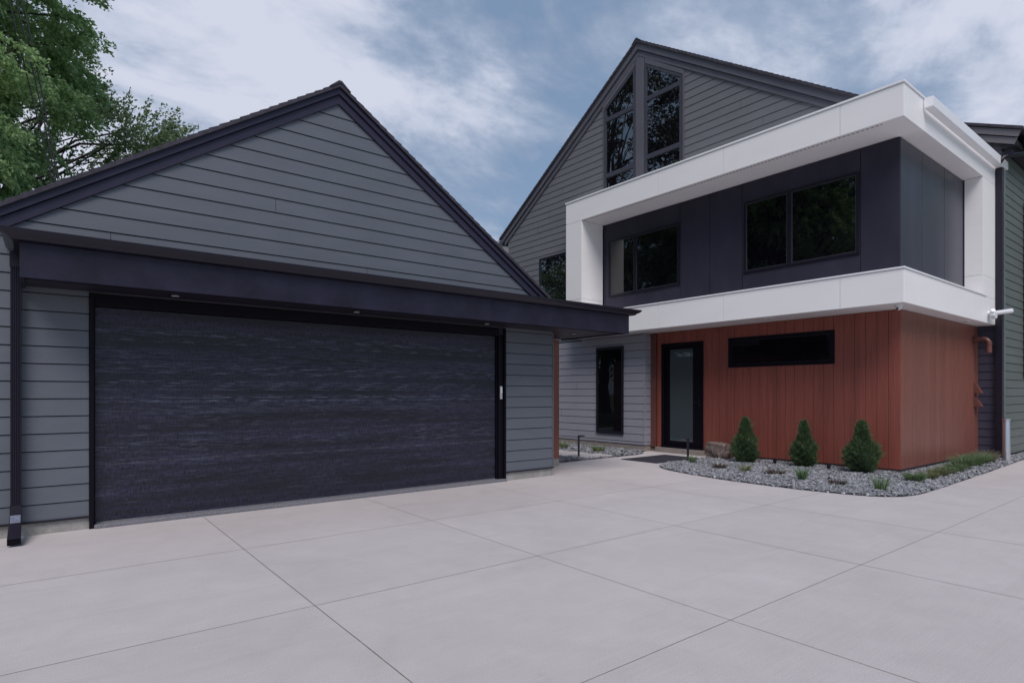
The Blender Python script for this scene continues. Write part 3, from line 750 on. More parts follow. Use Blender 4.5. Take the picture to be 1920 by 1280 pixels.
# pale lower wall with a return
w = MB()
lap(w, 'x', HX + 0.02, 0.223 - 0.1975, 0.1995, 0.16, 3.056, lambda z: [(9.92, 15.6)], seed=41)
lap(w, 'y', 9.92, 0.223 - 0.1975, 0.1995, 0.16, 3.056, lambda z: [(HX - .002, 12.60)], seed=42)
w.box(HX + 0.032, 9.93, 0.15, HX + .5, 15.6, 3.05, 1)
w.build('lower_wall', ['siding_low', 'slot', 'slot'], house)
w = MB(); w.box(HX - 0.006, 9.905, 0.16, HX + 0.022, 9.921, 3.056); w.build('corner_bead', 'siding_low', house)
w = MB(); w.box(12.36, 9.74, 0.12, 12.395, 9.905, 3.056); w.build('cedar_trim', 'copper', house)
for q in ((HX + 0.005, 9.935, -0.01, 12.7, 15.6, 0.148), (12.42, 4.192, -0.01, 12.7, 9.935, 0.072), (12.701, 4.2, -0.01, 17.2, 4.5, 0.072)):
    w = MB(); w.box(*q); w.build('foundation', 'foundation_tan', house)
for q in ((12.405, 4.201, 0.0725, 12.44, 8.37, 0.084), (12.40, 4.165, 0.0725, 17.19, 4.2, 0.084), (HX-.004, 9.9, .148, HX + .03, 15.6, .160)):
    w = MB(); w.box(*q); w.build('base_flashing', 'gutter', house)
# unseen solid block added behind walls against light leaks; then roof
b_ = MB(); b_.box(12.75, 4.45, 0.0, 26.0, 15.5, 6.2); b_.build('light_block', 'slot', house)
rf = MB(); shingle_roof(rf, 'x', HC, 10.68, HP, 4.15, 16.0, HX - 0.13, 26.2, th=0.075, seed=5)
hroof = rf.build('roof', 'shingle', house)
r_ = MB(); r_.prism(chevron(HC, 10.42, 0.155, HP, 4.25, 15.80), 'x', HX - 0.045, HX + 0.02); r_.build('rake_board', 'rake_house', house, bevel=0.004)
r_ = MB(); r_.prism(chevron(HC, 10.60, 0.175, HP, 4.18, 15.93), 'x', HX - 0.085, HX + 0.02); r_.build('rake_board', 'rake_house', house, bevel=0.004)
r_ = MB(); r_.prism(chevron(HC, 10.615, 0.03, HP, 4.16, 15.96), 'x', HX - 0.105, HX - 0.086); r_.build('drip_edge', 'rake_house', hroof)
# eave gutter on the left slope (seen as its end)
e_ = MB(); e_.prism([(15.92, 6.62), (16.07, 6.66), (16.10, 6.54), (16.02, 6.50), (15.94, 6.50)], 'x', HX - 0.05, 26); e_.build('gutter', 'rake_house', hroof)
# pale piece taken for a gutter end, modelled as a chimney
c_ = MB(); c_.box(16.2, 20.9, 6.0, 17.0, 22.0, 8.30); c_.box(16.1, 20.8, 8.30, 17.1, 22.1, 8.42); 
ch = c_.build('pale_stub', 'chimney'); tag(ch, 'pale stub peeping out between the two roofs, shaped as a chimney', 'chimney')
c_ = MB(); c_.box(16.35, 21.1, 8.421, 16.8, 21.5, 8.56); c_.box(16.35, 21.6, 8.421, 16.8, 21.85, 8.5); c_.build('stub_cap', 'rake_house', ch)
# gable windows
top_l = lambda u: 10.10 - HP * (u - HC) if u > HC else 10.10 - HP * (HC - u)
WX = HX - 0.022
window('gable_window', 'x', WX, 10.19, 11.27, 6.95, 9.3, house, rails=(7.46, 8.99), fw=0.06, proud=0.035, fmat='frame_grey', top=top_l, label='left gable window, top rising to the right under the roof peak')
window('gable_window', 'x', WX, 8.74, 9.87, 6.95, 9.3, house, rails=(7.54, 9.03), fw=0.06, proud=0.035, fmat='frame_grey', top=top_l, label='right gable window, top falling to the right under the roof peak')
m_ = MB(); m_.prism([(9.89, 6.9), (10.17, 6.9), (10.17, 10.2), (HC, 10.25), (9.89, 10.13)], 'x', WX - 0.028, WX + .005); m_.build('window_mullion', 'rake_house', house, bevel=0.003)
m_ = MB(); m_.prism([(11.29, 6.9), (11.33, 6.9), (11.33, 9.42), (11.29, 9.45)], 'x', WX - 0.02, WX + .005); m_.prism([(8.68, 6.9), (8.72, 6.9), (8.72, 9.33), (8.68, 9.30)], 'x', WX - 0.02, WX + .005)
m_.prism([(8.72, 9.22), (9.87, 9.985), (9.87, 10.13), (8.72, 9.33)], 'x', WX - 0.02, WX + .005)
m_.prism([(10.19, 10.06), (11.29, 9.33), (11.29, 9.45), (10.19, 10.18)], 'x', WX - 0.02, WX + .005); m_.build('window_trim', 'rake_house', house)
window('side_window', 'x', WX, 12.32, 14.02, 4.1, 5.69, house, fw=0.05, proud=0.03, label='dark framed window half hidden by the white frame')
window('tall_window', 'x', HX - 0.004, 10.61, 11.60, 0.40, 2.77, house, fw=0.06, proud=0.032, gmat='glass_dark', label='narrow tall dark window in the pale grey lower wall')

# white frame: upper band, pillars, lower band
BX, BY, BL, BR = 11.54, 3.836, 12.24, 17.18
box_ = MB()
U0, U1, L0, L1 = 6.255, 6.83, 3.06, 3.645
seamY = [BY, 4.875, 7.28, 9.02, 11.62, BL]
seamX = [BX + 0.02, 12.30, 13.58, 14.90, 16.12, BR]
fp = MB()
panels(fp, 'x', BX, [(a, b, U0, U1) for a, b in zip(seamY, seamY[1:])])
panels(fp, 'x', BX, [(a, b, L0, L1) for a, b in zip([BY, 4.875, 7.28, 9.02, 10.8, BL], [4.875, 7.28, 9.02, 10.8, BL])])
panels(fp, 'x', BX, [(11.62, BL, 4.10, U0), (11.62, BL, L1, 4.10)])
panels(fp, 'y', BY, [(a, b, U0, U1) for a, b in zip(seamX, seamX[1:])])
panels(fp, 'y', BY, [(a, b, L0, L1) for a, b in zip(seamX, seamX[1:])])
panels(fp, 'y', BY, [(16.12, BR, 4.10, U0), (16.12, BR, L1, 4.10)])
wf = fp.build('white_frame', 'white', house, bevel=0.0015)
# reveals of the pillars
for bxs in ([(BX + 0.0215, 11.62, a + .003, 12.38, 11.64, b - .003) for a, b in ((3.69, 4.10), (4.10, U0))],
            [(16.12, BY + .0215, a + .003, 16.14, 4.165, b - .003) for a, b in ((3.69, 4.10), (4.10, U0))],
            [(BX + 0.0215, BL - .02, L0, HX - .01, BL, U1)]):
    rp = MB()
    for q in bxs: rp.box(*q)
    rp.build('pillar_reveal', 'white', wf)
# cores behind the panels (dark reveals read as joints)
cr = MB()
cr.box(BX + 0.021, BY + 0.021, U0 + 0.02, 12.9, BL - 0.021, U1 - 0.002); cr.box(12.9, BY + 0.021, U0 + 0.02, BR - 0.001, 4.6, U1 - 0.002)
cr.box(BX + 0.021, BY + 0.021, L0 + 0.02, 12.9, BL - 0.021, L1 - 0.002); cr.box(12.9, BY + 0.021, L0 + 0.02, BR - 0.001, 4.6, L1 - 0.002)
cr.box(BX + 0.021, 11.645, L1, 12.38, BL - .021, U0); cr.box(16.145, BY + .021, L1, BR, 4.5, U0)
cr.box(12.75, 4.45, 6.2, 17.4, 12.0, 6.80)
cr.build('frame_core', 'frame_grey', wf)
sf = MB()
sf.box(BX + 0.0205, BY + 0.0205, U0 + 0.001, 12.50, 11.62, U0 + 0.019); sf.box(12.50, BY + 0.0205, U0 + .001, 16.12, 4.3, U0 + 0.019)
sf.box(BX + 0.0205, BY + 0.0205, L0 + 0.001, 12.50, BL - .02, L0 + 0.019); sf.box(12.50, BY + 0.0205, L0 + .001, BR - .001, 4.3, L0 + 0.019)
sf.build('soffit', 'white_soffit', wf)
cp = MB()
e = 0.018
cp.box(BX - e, BY - e, U1 + 0.001, BX + .30, BL + e, U1 + 0.042); cp.box(BX + .30, BY - e, U1 + 0.001, BR, BY + .3, U1 + 0.042)
cp.box(BX + .301, BY + .301, U1 + .001, 12.2, BL + e, U1 + .02)
cp.box(BX - e, BY - e, L1 + 0.001, 12.39, 12.2, L1 + 0.032); cp.box(12.39, BY - e, L1 + 0.001, 16.34, 4.165, L1 + 0.032)
cp.build('coping', 'white_metal', wf, bevel=0.004)
vt = MB(); vt.box(BX + 0.072, 4.2, U0 - 0.001, BX + 0.096, 11.6, U0 + .0009); vt.build('soffit_vent', 'vent', wf)
for x, y in ((11.75, 8.81), (11.84, 6.43), (15.64, 4.02)):
    l_ = MB(); l_.tube([(x, y, L0 - 0.010), (x, y, L0 + 0.0008)], [0.078, 0.085], 20); o = l_.build('recessed_light', 'white_metal', wf, smooth=True)
    l_ = MB(); l_.tube([(x, y, L0 - 0.0125), (x, y, L0 - 0.0105)], 0.05, 16); l_.build('lens', 'lamp_lens', o, smooth=True)
# white gutter along the side parapet
gt = MB(); gy0, gy1, gz0, gz1 = 3.675, 3.815, 6.64, 6.80
gt.box(12.45, gy0, gz0, 17.42, gy0 + .012, gz1 + .02); gt.box(12.45, gy0 + .012, gz0, 17.42, gy1, gz0 + .012)
gt.box(12.45, gy0 + .012, gz0 + .012, 12.462, gy1, gz1 + .02); gt.box(17.408, gy0 + .012, gz0 + .012, 17.42, gy1, gz1)
gt.build('gutter', 'white_metal', wf, bevel=0.003)

# dark recessed cladding
DX, DY = 12.41, 4.185
cd = MB()
panels(cd, 'x', DX, [(a, b, 3.66, U0) for a, b in ((11.55, 11.62), (9.03, 11.55), (8.19, 9.03), (7.35, 8.19))] + [(4.865, 7.35, 4.20, U0), (4.865, 7.35, 3.66, 4.20), (DY + .001, 4.865, 3.66, U0)], gap=0.013)
cd.box(DX + 0.02, DY + .03, 3.66, DX + 0.05, 11.62, U0, 1)
cl_ = cd.build('dark_cladding', ['cladding', 'slot'], house, bevel=0.0015)
cd = MB()
panels(cd, 'y', DY, [(a, b, 3.66, U0) for a, b in ((DX + .021, 13.54), (13.54, 14.85), (14.85, 16.12))], gap=0.018)
cd.box(DX + .02, DY + 0.02, 3.66, 16.15, DY + 0.05, U0, 1)
cd.build('dark_cladding', ['cladding_side', 'slot'], house, bevel=0.0015)
window('window', 'x', DX, 9.04, 11.41, 4.19, 5.77, house, gmat='glass_box', mull=(10.46,), fw=0.055, mw=0.09, label='two light window left in the dark cladding')
window('window', 'x', DX, 4.88, 7.30, 4.20, 5.815, house, gmat='glass_box', mull=(6.26,), fw=0.055, mw=0.10, label='two light window right in the dark cladding')

# cedar plank walls
ww = MB(); st = 0.1975
WXp, WYp = 12.41, 4.18
holes = [(8.36, 9.60, 0.0, 2.765), (5.34, 7.70, 2.09, 2.775)]
u = WYp
while u < 9.74:
    a, b = u + .003, min(u + st - .003, 9.74)
    segs = [(a, b, 0.085, 3.056)]
    for h0, h1, z0, z1 in holes:
        ns = []
        for s0, s1, q0, q1 in segs:
            if s1 <= h0 or s0 >= h1: ns.append((s0, s1, q0, q1)); continue
            if s0 < h0: ns.append((s0, h0, q0, q1))
            if s1 > h1: ns.append((h1, s1, q0, q1))
            m0, m1 = max(s0, h0), min(s1, h1)
            if z0 > q0: ns.append((m0, m1, q0, z0))
            if z1 < q1: ns.append((m0, m1, z1, q1))
        segs = ns
    for s0, s1, q0, q1 in segs: ww.box(WXp, s0, q0, WXp + 0.022, s1, q1)
    u += st
ww.box(WXp + 0.014, WYp + .01, 0.085, WXp + 0.016, 8.36, 2.09, 1); ww.box(WXp + 0.014, WYp + .01, 2.775, WXp + 0.016, 9.74, 3.056, 1)
ww.box(WXp + 0.014, WYp + .01, 2.09, WXp + 0.016, 5.34, 2.775, 1); ww.box(WXp + 0.014, 7.70, 2.09, WXp + 0.016, 8.36, 2.775, 1)
ww.build('cedar_wall', ['wood', 'slot'], house, bevel=0.002)
ww = MB(); u = WXp + 0.024
while u < 17.19:
    b = min(u + st, 17.19)
    ww.box(u + .003, WYp, 0.085, b - .003, WYp + 0.02, 3.056); u += st
ww.box(WXp + .024, WYp + 0.012, 0.085, 17.19, WYp + 0.016, 3.056, 1)
ww.build('cedar_wall', ['wood_side', 'slot'], house, bevel=0.0015)
b_ = MB(); b_.box(WXp + .1, WYp + .03, 0.05, 17.1, 9.7, 3.05); b_.build('light_block', 'black', house)  # unseen block added behind the cedar against light leaks
# slot window
o_w = window('slot_window', 'x', WXp + 0.03, 5.342, 7.698, 2.092, 2.773, house, fw=0.075, proud=0.042, depth=0.03, gmat='glass_dark', fmat='black', label='long low dark window set in the cedar wall')
# front door
DPX = WXp + 0.06
fd = MB()
y0, y1, z0, z1 = 8.362, 9.598, 0.145, 2.76
fd.box(WXp - 0.012, y0, z0, DPX + .05, y0 + 0.035, z1); fd.box(WXp - 0.012, y1 - 0.08, z0, DPX + .05, y1, z1); fd.box(WXp - 0.012, y0 + .035, z1 - 0.07, DPX + .05, y1 - .08, z1)
fd.box(WXp - 0.035, y0, z0 - .02, DPX + .05, y1, z0 + 0.03)
frame = fd.build('front_door', 'black', house, bevel=0.003); frame['label'] = 'tall black front door with a glass light tinted teal'
fd = MB()
dy0, dy1, dz0, dz1 = y0 + .037, y1 - .082, z0 + .032, z1 - .072
gy_0, gy_1, gz_0, gz_1 = 8.70, 9.385, 0.30, 2.60
fd.box(DPX, dy0, dz0, DPX + .04, gy_0, dz1); fd.box(DPX, gy_1, dz0, DPX + .04, dy1, dz1); fd.box(DPX, gy_0, dz0, DPX + .04, gy_1, gz_0); fd.box(DPX, gy_0, gz_1, DPX + .04, gy_1, dz1)
fd.build('door_leaf', 'black', frame, bevel=0.003)
fd = MB(); fd.box(DPX + .012, gy_0, gz_0, DPX + .03, gy_1, gz_1); fd.build('door_glass', 'glass_teal', frame)
fd = MB(); fd.box(DPX - .05, 8.50, 1.27, DPX - .035, 8.64, 1.29); fd.box(DPX - .035, 8.50, 1.272, DPX, 8.52, 1.288); fd.box(DPX - .006, 8.485, 1.18, DPX - .0005, 8.535, 1.36)
fd.build('handle', 'frame', frame, bevel=0.002)
st_ = MB(); st_.box(12.30, 8.32, -0.01, 12.41, 9.72, 0.122); st_.build('door_step', 'foundation_tan', house, bevel=0.006)

# right hand wing: short dark return, pale wall and its shed roof
w = MB()
lap(w, 'x', 17.2, 0.29 - .19, 0.1895, 0.09, 3.056, lambda z: [(3.74, 4.19)], lip=0.02, seed=51)
w.box(17.212, 3.75, 0.05, 17.25, 4.2, 3.06, 1)
w.build('return_wall', ['siding_dark', 'slot', 'slot'], house)
w = MB()
lap(w, 'y', 3.72, 2.584 - .1935 * 13, 0.1935, 0.09, 7.02, lambda z: [(17.21, 26)], seed=52)
w.box(17.212, 3.732, 0.05, 26, 3.80, 7.1, 1)
w.build('wing_wall', ['siding_wing', 'slot', 'slot'], house)
w = MB(); lap(w, 'x', 17.2, 6.5, 0.19, 6.7, 8.6, lambda z: [(max(3.74, 3.9 + (z - 7.35) / .43), 8.6)], seed=53); w.prism([(3.76, 6.7), (8.6, 6.7), (8.6, 9.2), (3.76, 7.2)], 'x', 17.212, 17.25, 1)
w.build('upper_return_wall', ['rake_house', 'slot', 'slot'], house)
w = MB(); w.box(17.22, 3.735, -0.01, 26, 3.9, 0.08); w.build('foundation', 'foundation_tan', house)
w = MB(); w.box(17.19, 3.685, 0.10, 17.215, 3.700, 6.62); w.build('metal_bead', 'steel', house)
def shed(z0): return [(3.36, z0), (8.65, z0 + 0.43 * 5.29), (8.65, z0 + 0.43 * 5.29 - .17), (3.36, z0 - .17)]
w = MB()
w.prism([(3.36, 7.345), (8.65, 9.62), (8.65, 9.47), (3.42, 7.215)], 'x', 17.0, 17.03)
w.prism([(3.43, 7.205), (8.65, 9.455), (8.65, 9.31), (3.49, 7.075)], 'x', 17.035, 17.065); wr = w.build('wing_rake_board', 'rake_wing', house, bevel=0.003)
w = MB(); w.prism([(3.32, 7.345), (8.66, 9.64), (8.66, 9.70), (3.32, 7.41)], 'x', 16.96, 26.2); w.build('wing_roof', 'shingle', house)
w = MB(); w.prism([(3.45, 7.05), (3.72, 7.05), (3.72, 7.30), (3.45, 7.18)], 'x', 17.07, 26.1); w.build('wing_soffit', 'soffit', house)
w = MB(); w.prism([(3.43, 7.30), (3.32, 7.30), (3.29, 7.20), (3.34, 7.16), (3.43, 7.16)], 'x', 17.5, 26.1); w.build('wing_gutter', 'gutter', house)
window('wing_window', 'y', 3.70, 18.96, 20.4, 1.85, 6.2, house, fw=0.06, proud=0.03, rails=(3.9,), label='tall dark window at the right edge of the wing')

# dark downspout where box and wing meet + crooked leader from the wing gutter
ds = empty('downspout', 'black square downspout running down the inner corner right of the white box', 'downspout', (17.1, 3.78, 0))
s = MB(); s.box(17.06, 3.705, 0.03, 17.185, 3.832, 6.635); s.build('pipe', 'gutter', ds, bevel=0.004)
s = MB(); s.tube([(17.95, 3.36, 7.18), (17.8, 3.40, 7.06), (17.35, 3.50, 6.93), (17.0, 3.56, 6.84), (16.85, 3.64, 6.78), (16.83, 3.72, 6.66)], 0.048, 10); s.build('leader', 'gutter', ds, smooth=True)
s = MB(); s.box(16.9, 3.50, 6.80, 16.93, 3.64, 6.92); s.box(17.0, 3.49, 6.82, 17.02, 3.62, 6.94); s.build('bracket', 'gutter', ds)
# exhaust elbow and two vent hoods on the cedar side
s = MB(); P_ = [(16.80, 4.20, 2.73), (16.80, 3.99, 2.73)]
for k in range(7):
    t = R(15 * k); P_.append((16.80, 3.99 - 0.10 * math.sin(t), 2.73 - 0.10 * (1 - math.cos(t))))
P_.append((16.80, 3.89, 2.42))
ex = empty('exhaust_pipe', 'copper coloured pipe elbow coming out high on the cedar side wall', 'pipe', (16.8, 4.18, 2.73))
s.tube(P_, 0.058, 16); s.build('pipe', 'copper', ex, smooth=True)
for a, b, r_ in (((16.80, 3.985, 2.73), (16.80, 4.01, 2.73), .066), ((16.8, 3.89, 2.60), (16.8, 3.89, 2.635), .066), ((16.80, 4.155, 2.73), (16.80, 4.178, 2.73), .085)):
    s = MB(); s.tube([a, b], r_, 16); s.build('collar', 'copper', ex, smooth=True)
for z, lab in ((1.50, 'copper coloured vent hood on the cedar side wall, upper of two'), (1.19, 'copper coloured vent hood on the cedar side wall, lower of two')):
    hood = MB(); x0, x1 = 16.85, 17.02
    hood.add([(x0, 4.177, z), (x1, 4.177, z), (x1, 4.177, z + .22), (x0, 4.177, z + .22), (x0, 4.03, z), (x1, 4.03, z), (x1, 4.13, z + .20), (x0, 4.13, z + .20)],
             [(0, 1, 2, 3), (4, 5, 6, 7), (0, 4, 7, 3), (1, 5, 6, 2), (3, 2, 6, 7), (0, 1, 5, 4)])
    hh = empty('vent_hood', lab, 'vent hood', (16.93, 4.18, z), 'vent hoods on the cedar side wall')
    hood.build('hood', 'copper', hh, bevel=0.006)
    fl = MB(); fl.box(x0 - .02, 4.166, z - .02, x1 + .02, 4.1765, z + .24); fl.build('flange', 'copper', hh)
# dome camera
dc = empty('dome_camera', 'small white dome camera under the white box corner', 'camera', (11.86, 4.0, 3.05))
s = MB(); x, y, zt = 11.86, 4.02, L0
s.tube([(x, y, zt), (x, y, zt - .03), (x, y, zt - .035)], [.062, .062, .05], 20); s.build('mount', 'plastic', dc, smooth=True)
s = MB(); n_ = 8
s.tube([(x, y, zt - .035 - .055 * math.sin(R(k * 90 / n_))) for k in range(n_ + 1)], [.052 * math.cos(R(k * 90 / n_)) + .001 for k in range(n_ + 1)], 20); s.build('ball', 'plastic', dc, smooth=True)
s = MB(); s.tube([(x - .03, y + .006, zt - .060), (x - .052, y + .008, zt - .066)], [.022, .018], 14); s.build('lens', 'lens', dc, smooth=True)
# floodlight / sensor on the box end
fx, fy, fz = 16.55, BY, 3.27
fl = empty('floodlight', 'white twin headed security light fixed to the lower right end of the white box', 'security light', (fx, fy, fz))
s = MB(); s.tube([(fx, fy - .001, fz), (fx, fy - .045, fz)], [.075, .06], 18); s.build('mount', 'plastic', fl, smooth=True)
s = MB(); s.prism([(-.10, .05), (.06, .05), (.12, -.04), (.05, -.10), (-.07, -.10), (-.13, -.03)], 'y', -.07, .0)
s.v = [(fx + a - .03, fy - .06 + b * 1.2, fz + c - .02) for a, b, c in s.v]; s.build('sensor', 'plastic', fl, bevel=0.012)
s = MB(); s.tube([(fx + .02, fy - .09, fz + .01), (fx + .26, fy - .19, fz + .045), (fx + .50, fy - .29, fz + .08)], [.05, .05, .055], 18); s.build('lamp_head', 'plastic', fl, smooth=True)
s = MB(); s.tube([(fx + .50, fy - .29, fz + .08), (fx + .515, fy - .296, fz + .083)], .045, 16); s.build('lens', 'lens', fl, smooth=True)
s = MB(); s.tube([(fx - .06, fy - .05, fz), (fx - .16, fy - .12, fz + .06)], [.03, .045], 16); s.build('lamp_head', 'plastic', fl, smooth=True)

# steel bollard
bo = empty('bollard', 'brushed steel bollard at the end of the gravel bed by the right wing', 'bollard', (16.35, 3.48, 0))
s = MB(); s.tube([(16.35, 3.48, 0.0), (16.35, 3.48, .90), (16.35, 3.48, .915)], [.068, .068, .062], 24); s.build('post', 'steel', bo, smooth=True)
s = MB(); s.tube([(16.35, 3.48, .9155), (16.35, 3.48, .945), (16.35, 3.48, .952)], [.078, .078, .06], 24); s.build('cap', 'steel', bo, smooth=True)
s = MB(); s.tube([(16.35, 3.48, .006), (16.35, 3.48, .018)], .12, 24); s.build('base_plate', 'steel', bo, smooth=True)

# path lights
def path_light(x, y, ang, label, h=0.53):
    r = empty('path_light', label, 'path light', (x, y, 0), 'path lights flanking the entrance walk')
    ca, sa = math.cos(R(ang)), math.sin(R(ang))
    def loc(mb): mb.v = [(x + a * ca - b * sa, y + a * sa + b * ca, c) for a, b, c in mb.v]; return mb
    s = MB(); s.box(-.021, -.021, 0, .021, .021, h - .03); loc(s).build('post', 'gutter', r, bevel=0.004)
    s = MB(); s.prism([(-.024, h - .055), (.0, h - .052), (.04, h - .028), (.135, h - .024), (.14, h + .0), (-.01, h + .003), (-.024, h - .012)], 'y', -.034, .034); loc(s).build('lamp_head', 'gutter', r, bevel=0.004)
    s = MB(); s.box(.05, -.026, h - .034, .128, .026, h - .0285); loc(s).build('lens', 'lamp_lens', r)
    return r
path_light(9.66, 9.82, -38, 'black angled path light in the gravel passage beside the stepping stones')
path_light(10.97, 7.78, 142, 'black angled path light at the tip of the main gravel bed')
def spot(x, y, lean, label):
    r = empty('spotlight', label, 'spotlight', (x, y, 0), 'black spotlights between the shrubs')
    s = MB(); s.tube([(x, y, 0.0), (x, y, .05)], .012, 8); s.build('stake', 'gutter', r)
    s = MB(); a = Vector((x, y, .02)); b = a + Vector((lean[0], lean[1], .12)); s.tube([a, b], .034, 16); s.build('body', 'gutter', r, smooth=True)
    s = MB(); c = b + (b - a).normalized() * .004; s.tube([b, c], .028, 16); s.build('lens', 'lens', r, smooth=True)
spot(11.90, 6.34, (.02, -.035), 'leaning black spotlight between the left and middle conifers')
spot(11.92, 5.24, (.01, .01), 'upright black spotlight between the middle and right conifers')

# boulder
def boulder():
    import bmesh
    bm = bmesh.new(); bmesh.ops.create_cube(bm, size=1)
    bmesh.ops.subdivide_edges(bm, edges=bm.edges, cuts=7, use_grid_fill=True)
    from mathutils import noise
    for v in bm.verts:
        p = v.co.copy(); q = p.normalized() * 0.62
        p = p.lerp(q, 0.33)
        nn = noise.fractal(p * 2.3 + Vector((3, 1, 7)), 1.0, 2.0, 4) * 0.10 + noise.noise(p * 6) * 0.03
        p += p.normalized() * nn
        v.co = Vector((p.x * .34, p.y * .56, p.z * .40 + .17 + p.y * .03))
    me = bpy.data.meshes.new('boulder'); bm.to_mesh(me); bm.free(); me.materials.append(M['rock'])
    me.polygons.foreach_set('use_smooth', [True] * len(me.polygons)); me.set_sharp_from_angle(angle=R(32))
    o = bpy.data.objects.new('boulder', me); col.objects.link(o); o.location = (11.98, 7.66, 0); o.rotation_euler = (0, 0, R(-8))
    return tag(o, 'brown grey boulder between the front door and the leftmost conifer', 'boulder')
boulder()

# ------------------------------------------------------------------ plants
def blades(n, rg, base_fn, len_fn, dir_fn, width, bend=0.3):
    """triangular two-segment blades: returns V, F(quads)"""
    b = base_fn(n); L = len_fn(n); d = dir_fn(n, b)
    d /= np.linalg.norm(d, axis=1, keepdims=True)
    side = np.cross(d, rg.normal(0, 1, (n, 3))); side /= np.linalg.norm(side, axis=1, keepdims=True) + 1e-9
    w = width * rg.uniform(.6, 1.3, n)[:, None]
    horiz = d.copy(); horiz[:, 2] = 0
    m = b + d * L[:, None] * .55; t = b + d * L[:, None] + (horiz * bend + np.array([0, 0, -bend * .45])) * L[:, None]
    V = np.stack([b - side * w, b + side * w, m + side * w * .8, m - side * w * .8, t + side * w * .15, t - side * w * .15], 1)
    F = (np.array([(0, 1, 2, 3), (3, 2, 4, 5)])[None] + (np.arange(n) * 6)[:, None, None]).reshape(-1, 4)
    return V.reshape(-1, 3), F
def conifer(x, y, h, rad, seed, label, prof, spr=()):
    r = empty('conifer_shrub', label, 'conifer', (x, y, 0), 'young conifers against the cedar wall')
    rg = np.random.default_rng(seed)
    hs = np.array([p[0] for p in prof]); rr = np.array([p[1] for p in prof])
    n = 15000
    zz = rg.beta(1.05, 1.15, n) * .97; ph = rg.uniform(0, 2 * math.pi, n)
    R0 = np.interp(zz, hs, rr) * rad
    # uneven outline: lumps
    lump = 1 + .15 * np.sin(ph * 3 + seed + zz * 9) + .17 * np.sin(ph * 4 + zz * 23 + 2 * seed) * np.sin(zz * 13 + seed) + .14 * np.sin(ph * 9 - zz * 41 + seed)
    k = rg.random(n) ** .45
    rad_ = R0 * lump * (0.55 + .45 * k)
    base = np.stack([np.cos(ph) * rad_, np.sin(ph) * rad_, zz * h + .03], 1)
    def dirf(n_, b):
        d = np.stack([np.cos(ph) * (1 - .65 * zz), np.sin(ph) * (1 - .65 * zz), np.full(n_, 1.15)], 1) + rg.normal(0, .42, (n_, 3)); return d
    V, F = blades(n, rg, lambda q: base, lambda q: rg.uniform(.025, .085, q), dirf, .0036, 0.05)
    V2, F2 = None, None
    extra = []
    for (a, zf, L) in spr:                         # stray shoots that break the outline
        q = 70; t = rg.uniform(0, 1, q)
        R1 = np.interp(zf, hs, rr) * rad
        p0 = np.array([math.cos(a) * R1 * .8, math.sin(a) * R1 * .8, zf * h]); dv = np.array([math.cos(a) * .8, math.sin(a) * .8, .75]) * L
        bb = p0 + t[:, None] * dv + rg.normal(0, .006, (q, 3))
        v, f = blades(q, rg, lambda _: bb, lambda _: rg.uniform(.015, .035, _), lambda _, b: dv + rg.normal(0, .05, (_, 3)), .0022, .05)
        extra.append((v, f))
    Vs, Fs = [V], [F]; o = len(V)
    for v, f in extra: Vs.append(v); Fs.append(f + o); o += len(v)
    raw_mesh('foliage', np.concatenate(Vs), np.concatenate(Fs), 'needle', r)
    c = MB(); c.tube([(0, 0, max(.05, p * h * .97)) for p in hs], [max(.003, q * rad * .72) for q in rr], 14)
    # a solid dark core stands in for the shade inside the shrub
    o_ = _raw_build(c, 'dark_core', 'needle_core', None); o_.parent = r
    s = MB(); s.tube([(0, 0, -.02), (0, 0, .12)], .02, 8); o_ = _raw_build(s, 'trunk', 'bark', None); o_.parent = r
PA = [(0, .45), (.10, .85), (.22, 1.0), (.38, .97), (.52, .80), (.62, .50), (.72, .40), (.82, .33), (.90, .23), (.96, .12), (1, .02)]
PB = [(0, .40), (.10, .85), (.22, 1.0), (.36, 1.0), (.48, .84), (.58, .50), (.70, .38), (.82, .33), (.90, .23), (.96, .12), (1, .02)]
PC = [(0, .42), (.10, .82), (.24, 1.0), (.40, .98), (.50, .82), (.60, .48), (.72, .37), (.82, .33), (.90, .24), (.96, .13), (1, .02)]
conifer(11.70, 6.86, .955, .240, 11, 'leftmost young conifer, leaning right, beside the boulder', PA, [(-.9, .78, .16), (-1.2, .9, .10), (-1.0, .6, .08)])
conifer(11.92, 5.72, .925, .218, 12, 'middle young conifer, narrow and tidy, between two spotlights', PB, [(1.5, .97, .05)])
conifer(11.90, 4.64, .96, .270, 13, 'rightmost young conifer, bushy with stray side shoots', PC, [(-1.2, .55, .16), (-.9, .45, .14), (2.0, .40, .15), (-1.3, .38, .12)])

def tuft(name, x, y, n, h, spread, mats, label, cat, group, seed, width=.0022, bend=.35, rb=.04, mixk=0.0, up=1.0):
    rg = np.random.default_rng(seed)
    ph = rg.uniform(0, 2 * math.pi, n); r0 = rb * np.sqrt(rg.random(n))
    base = np.stack([np.cos(ph) * r0, np.sin(ph) * r0, np.full(n, .02)], 1)
    sp = spread * rg.random(n) ** .6
    V, F = blades(n, rg, lambda q: base, lambda q: h * rg.uniform(.55, 1.1, q), lambda q, b: np.stack([np.cos(ph) * sp, np.sin(ph) * sp, np.full(q, up)], 1) + rg.normal(0, .12, (q, 3)), width, bend)
    mi = np.repeat((rg.random(n) < mixk).astype(int), 2)
    o = raw_mesh(name, V, F, mats, None, mi); o.location = (x, y, 0); o.rotation_euler = (0, 0, rg.uniform(0, 6))
    return tag(o, label, cat, group)
GG = 'ornamental grass clumps along the cedar side wall'
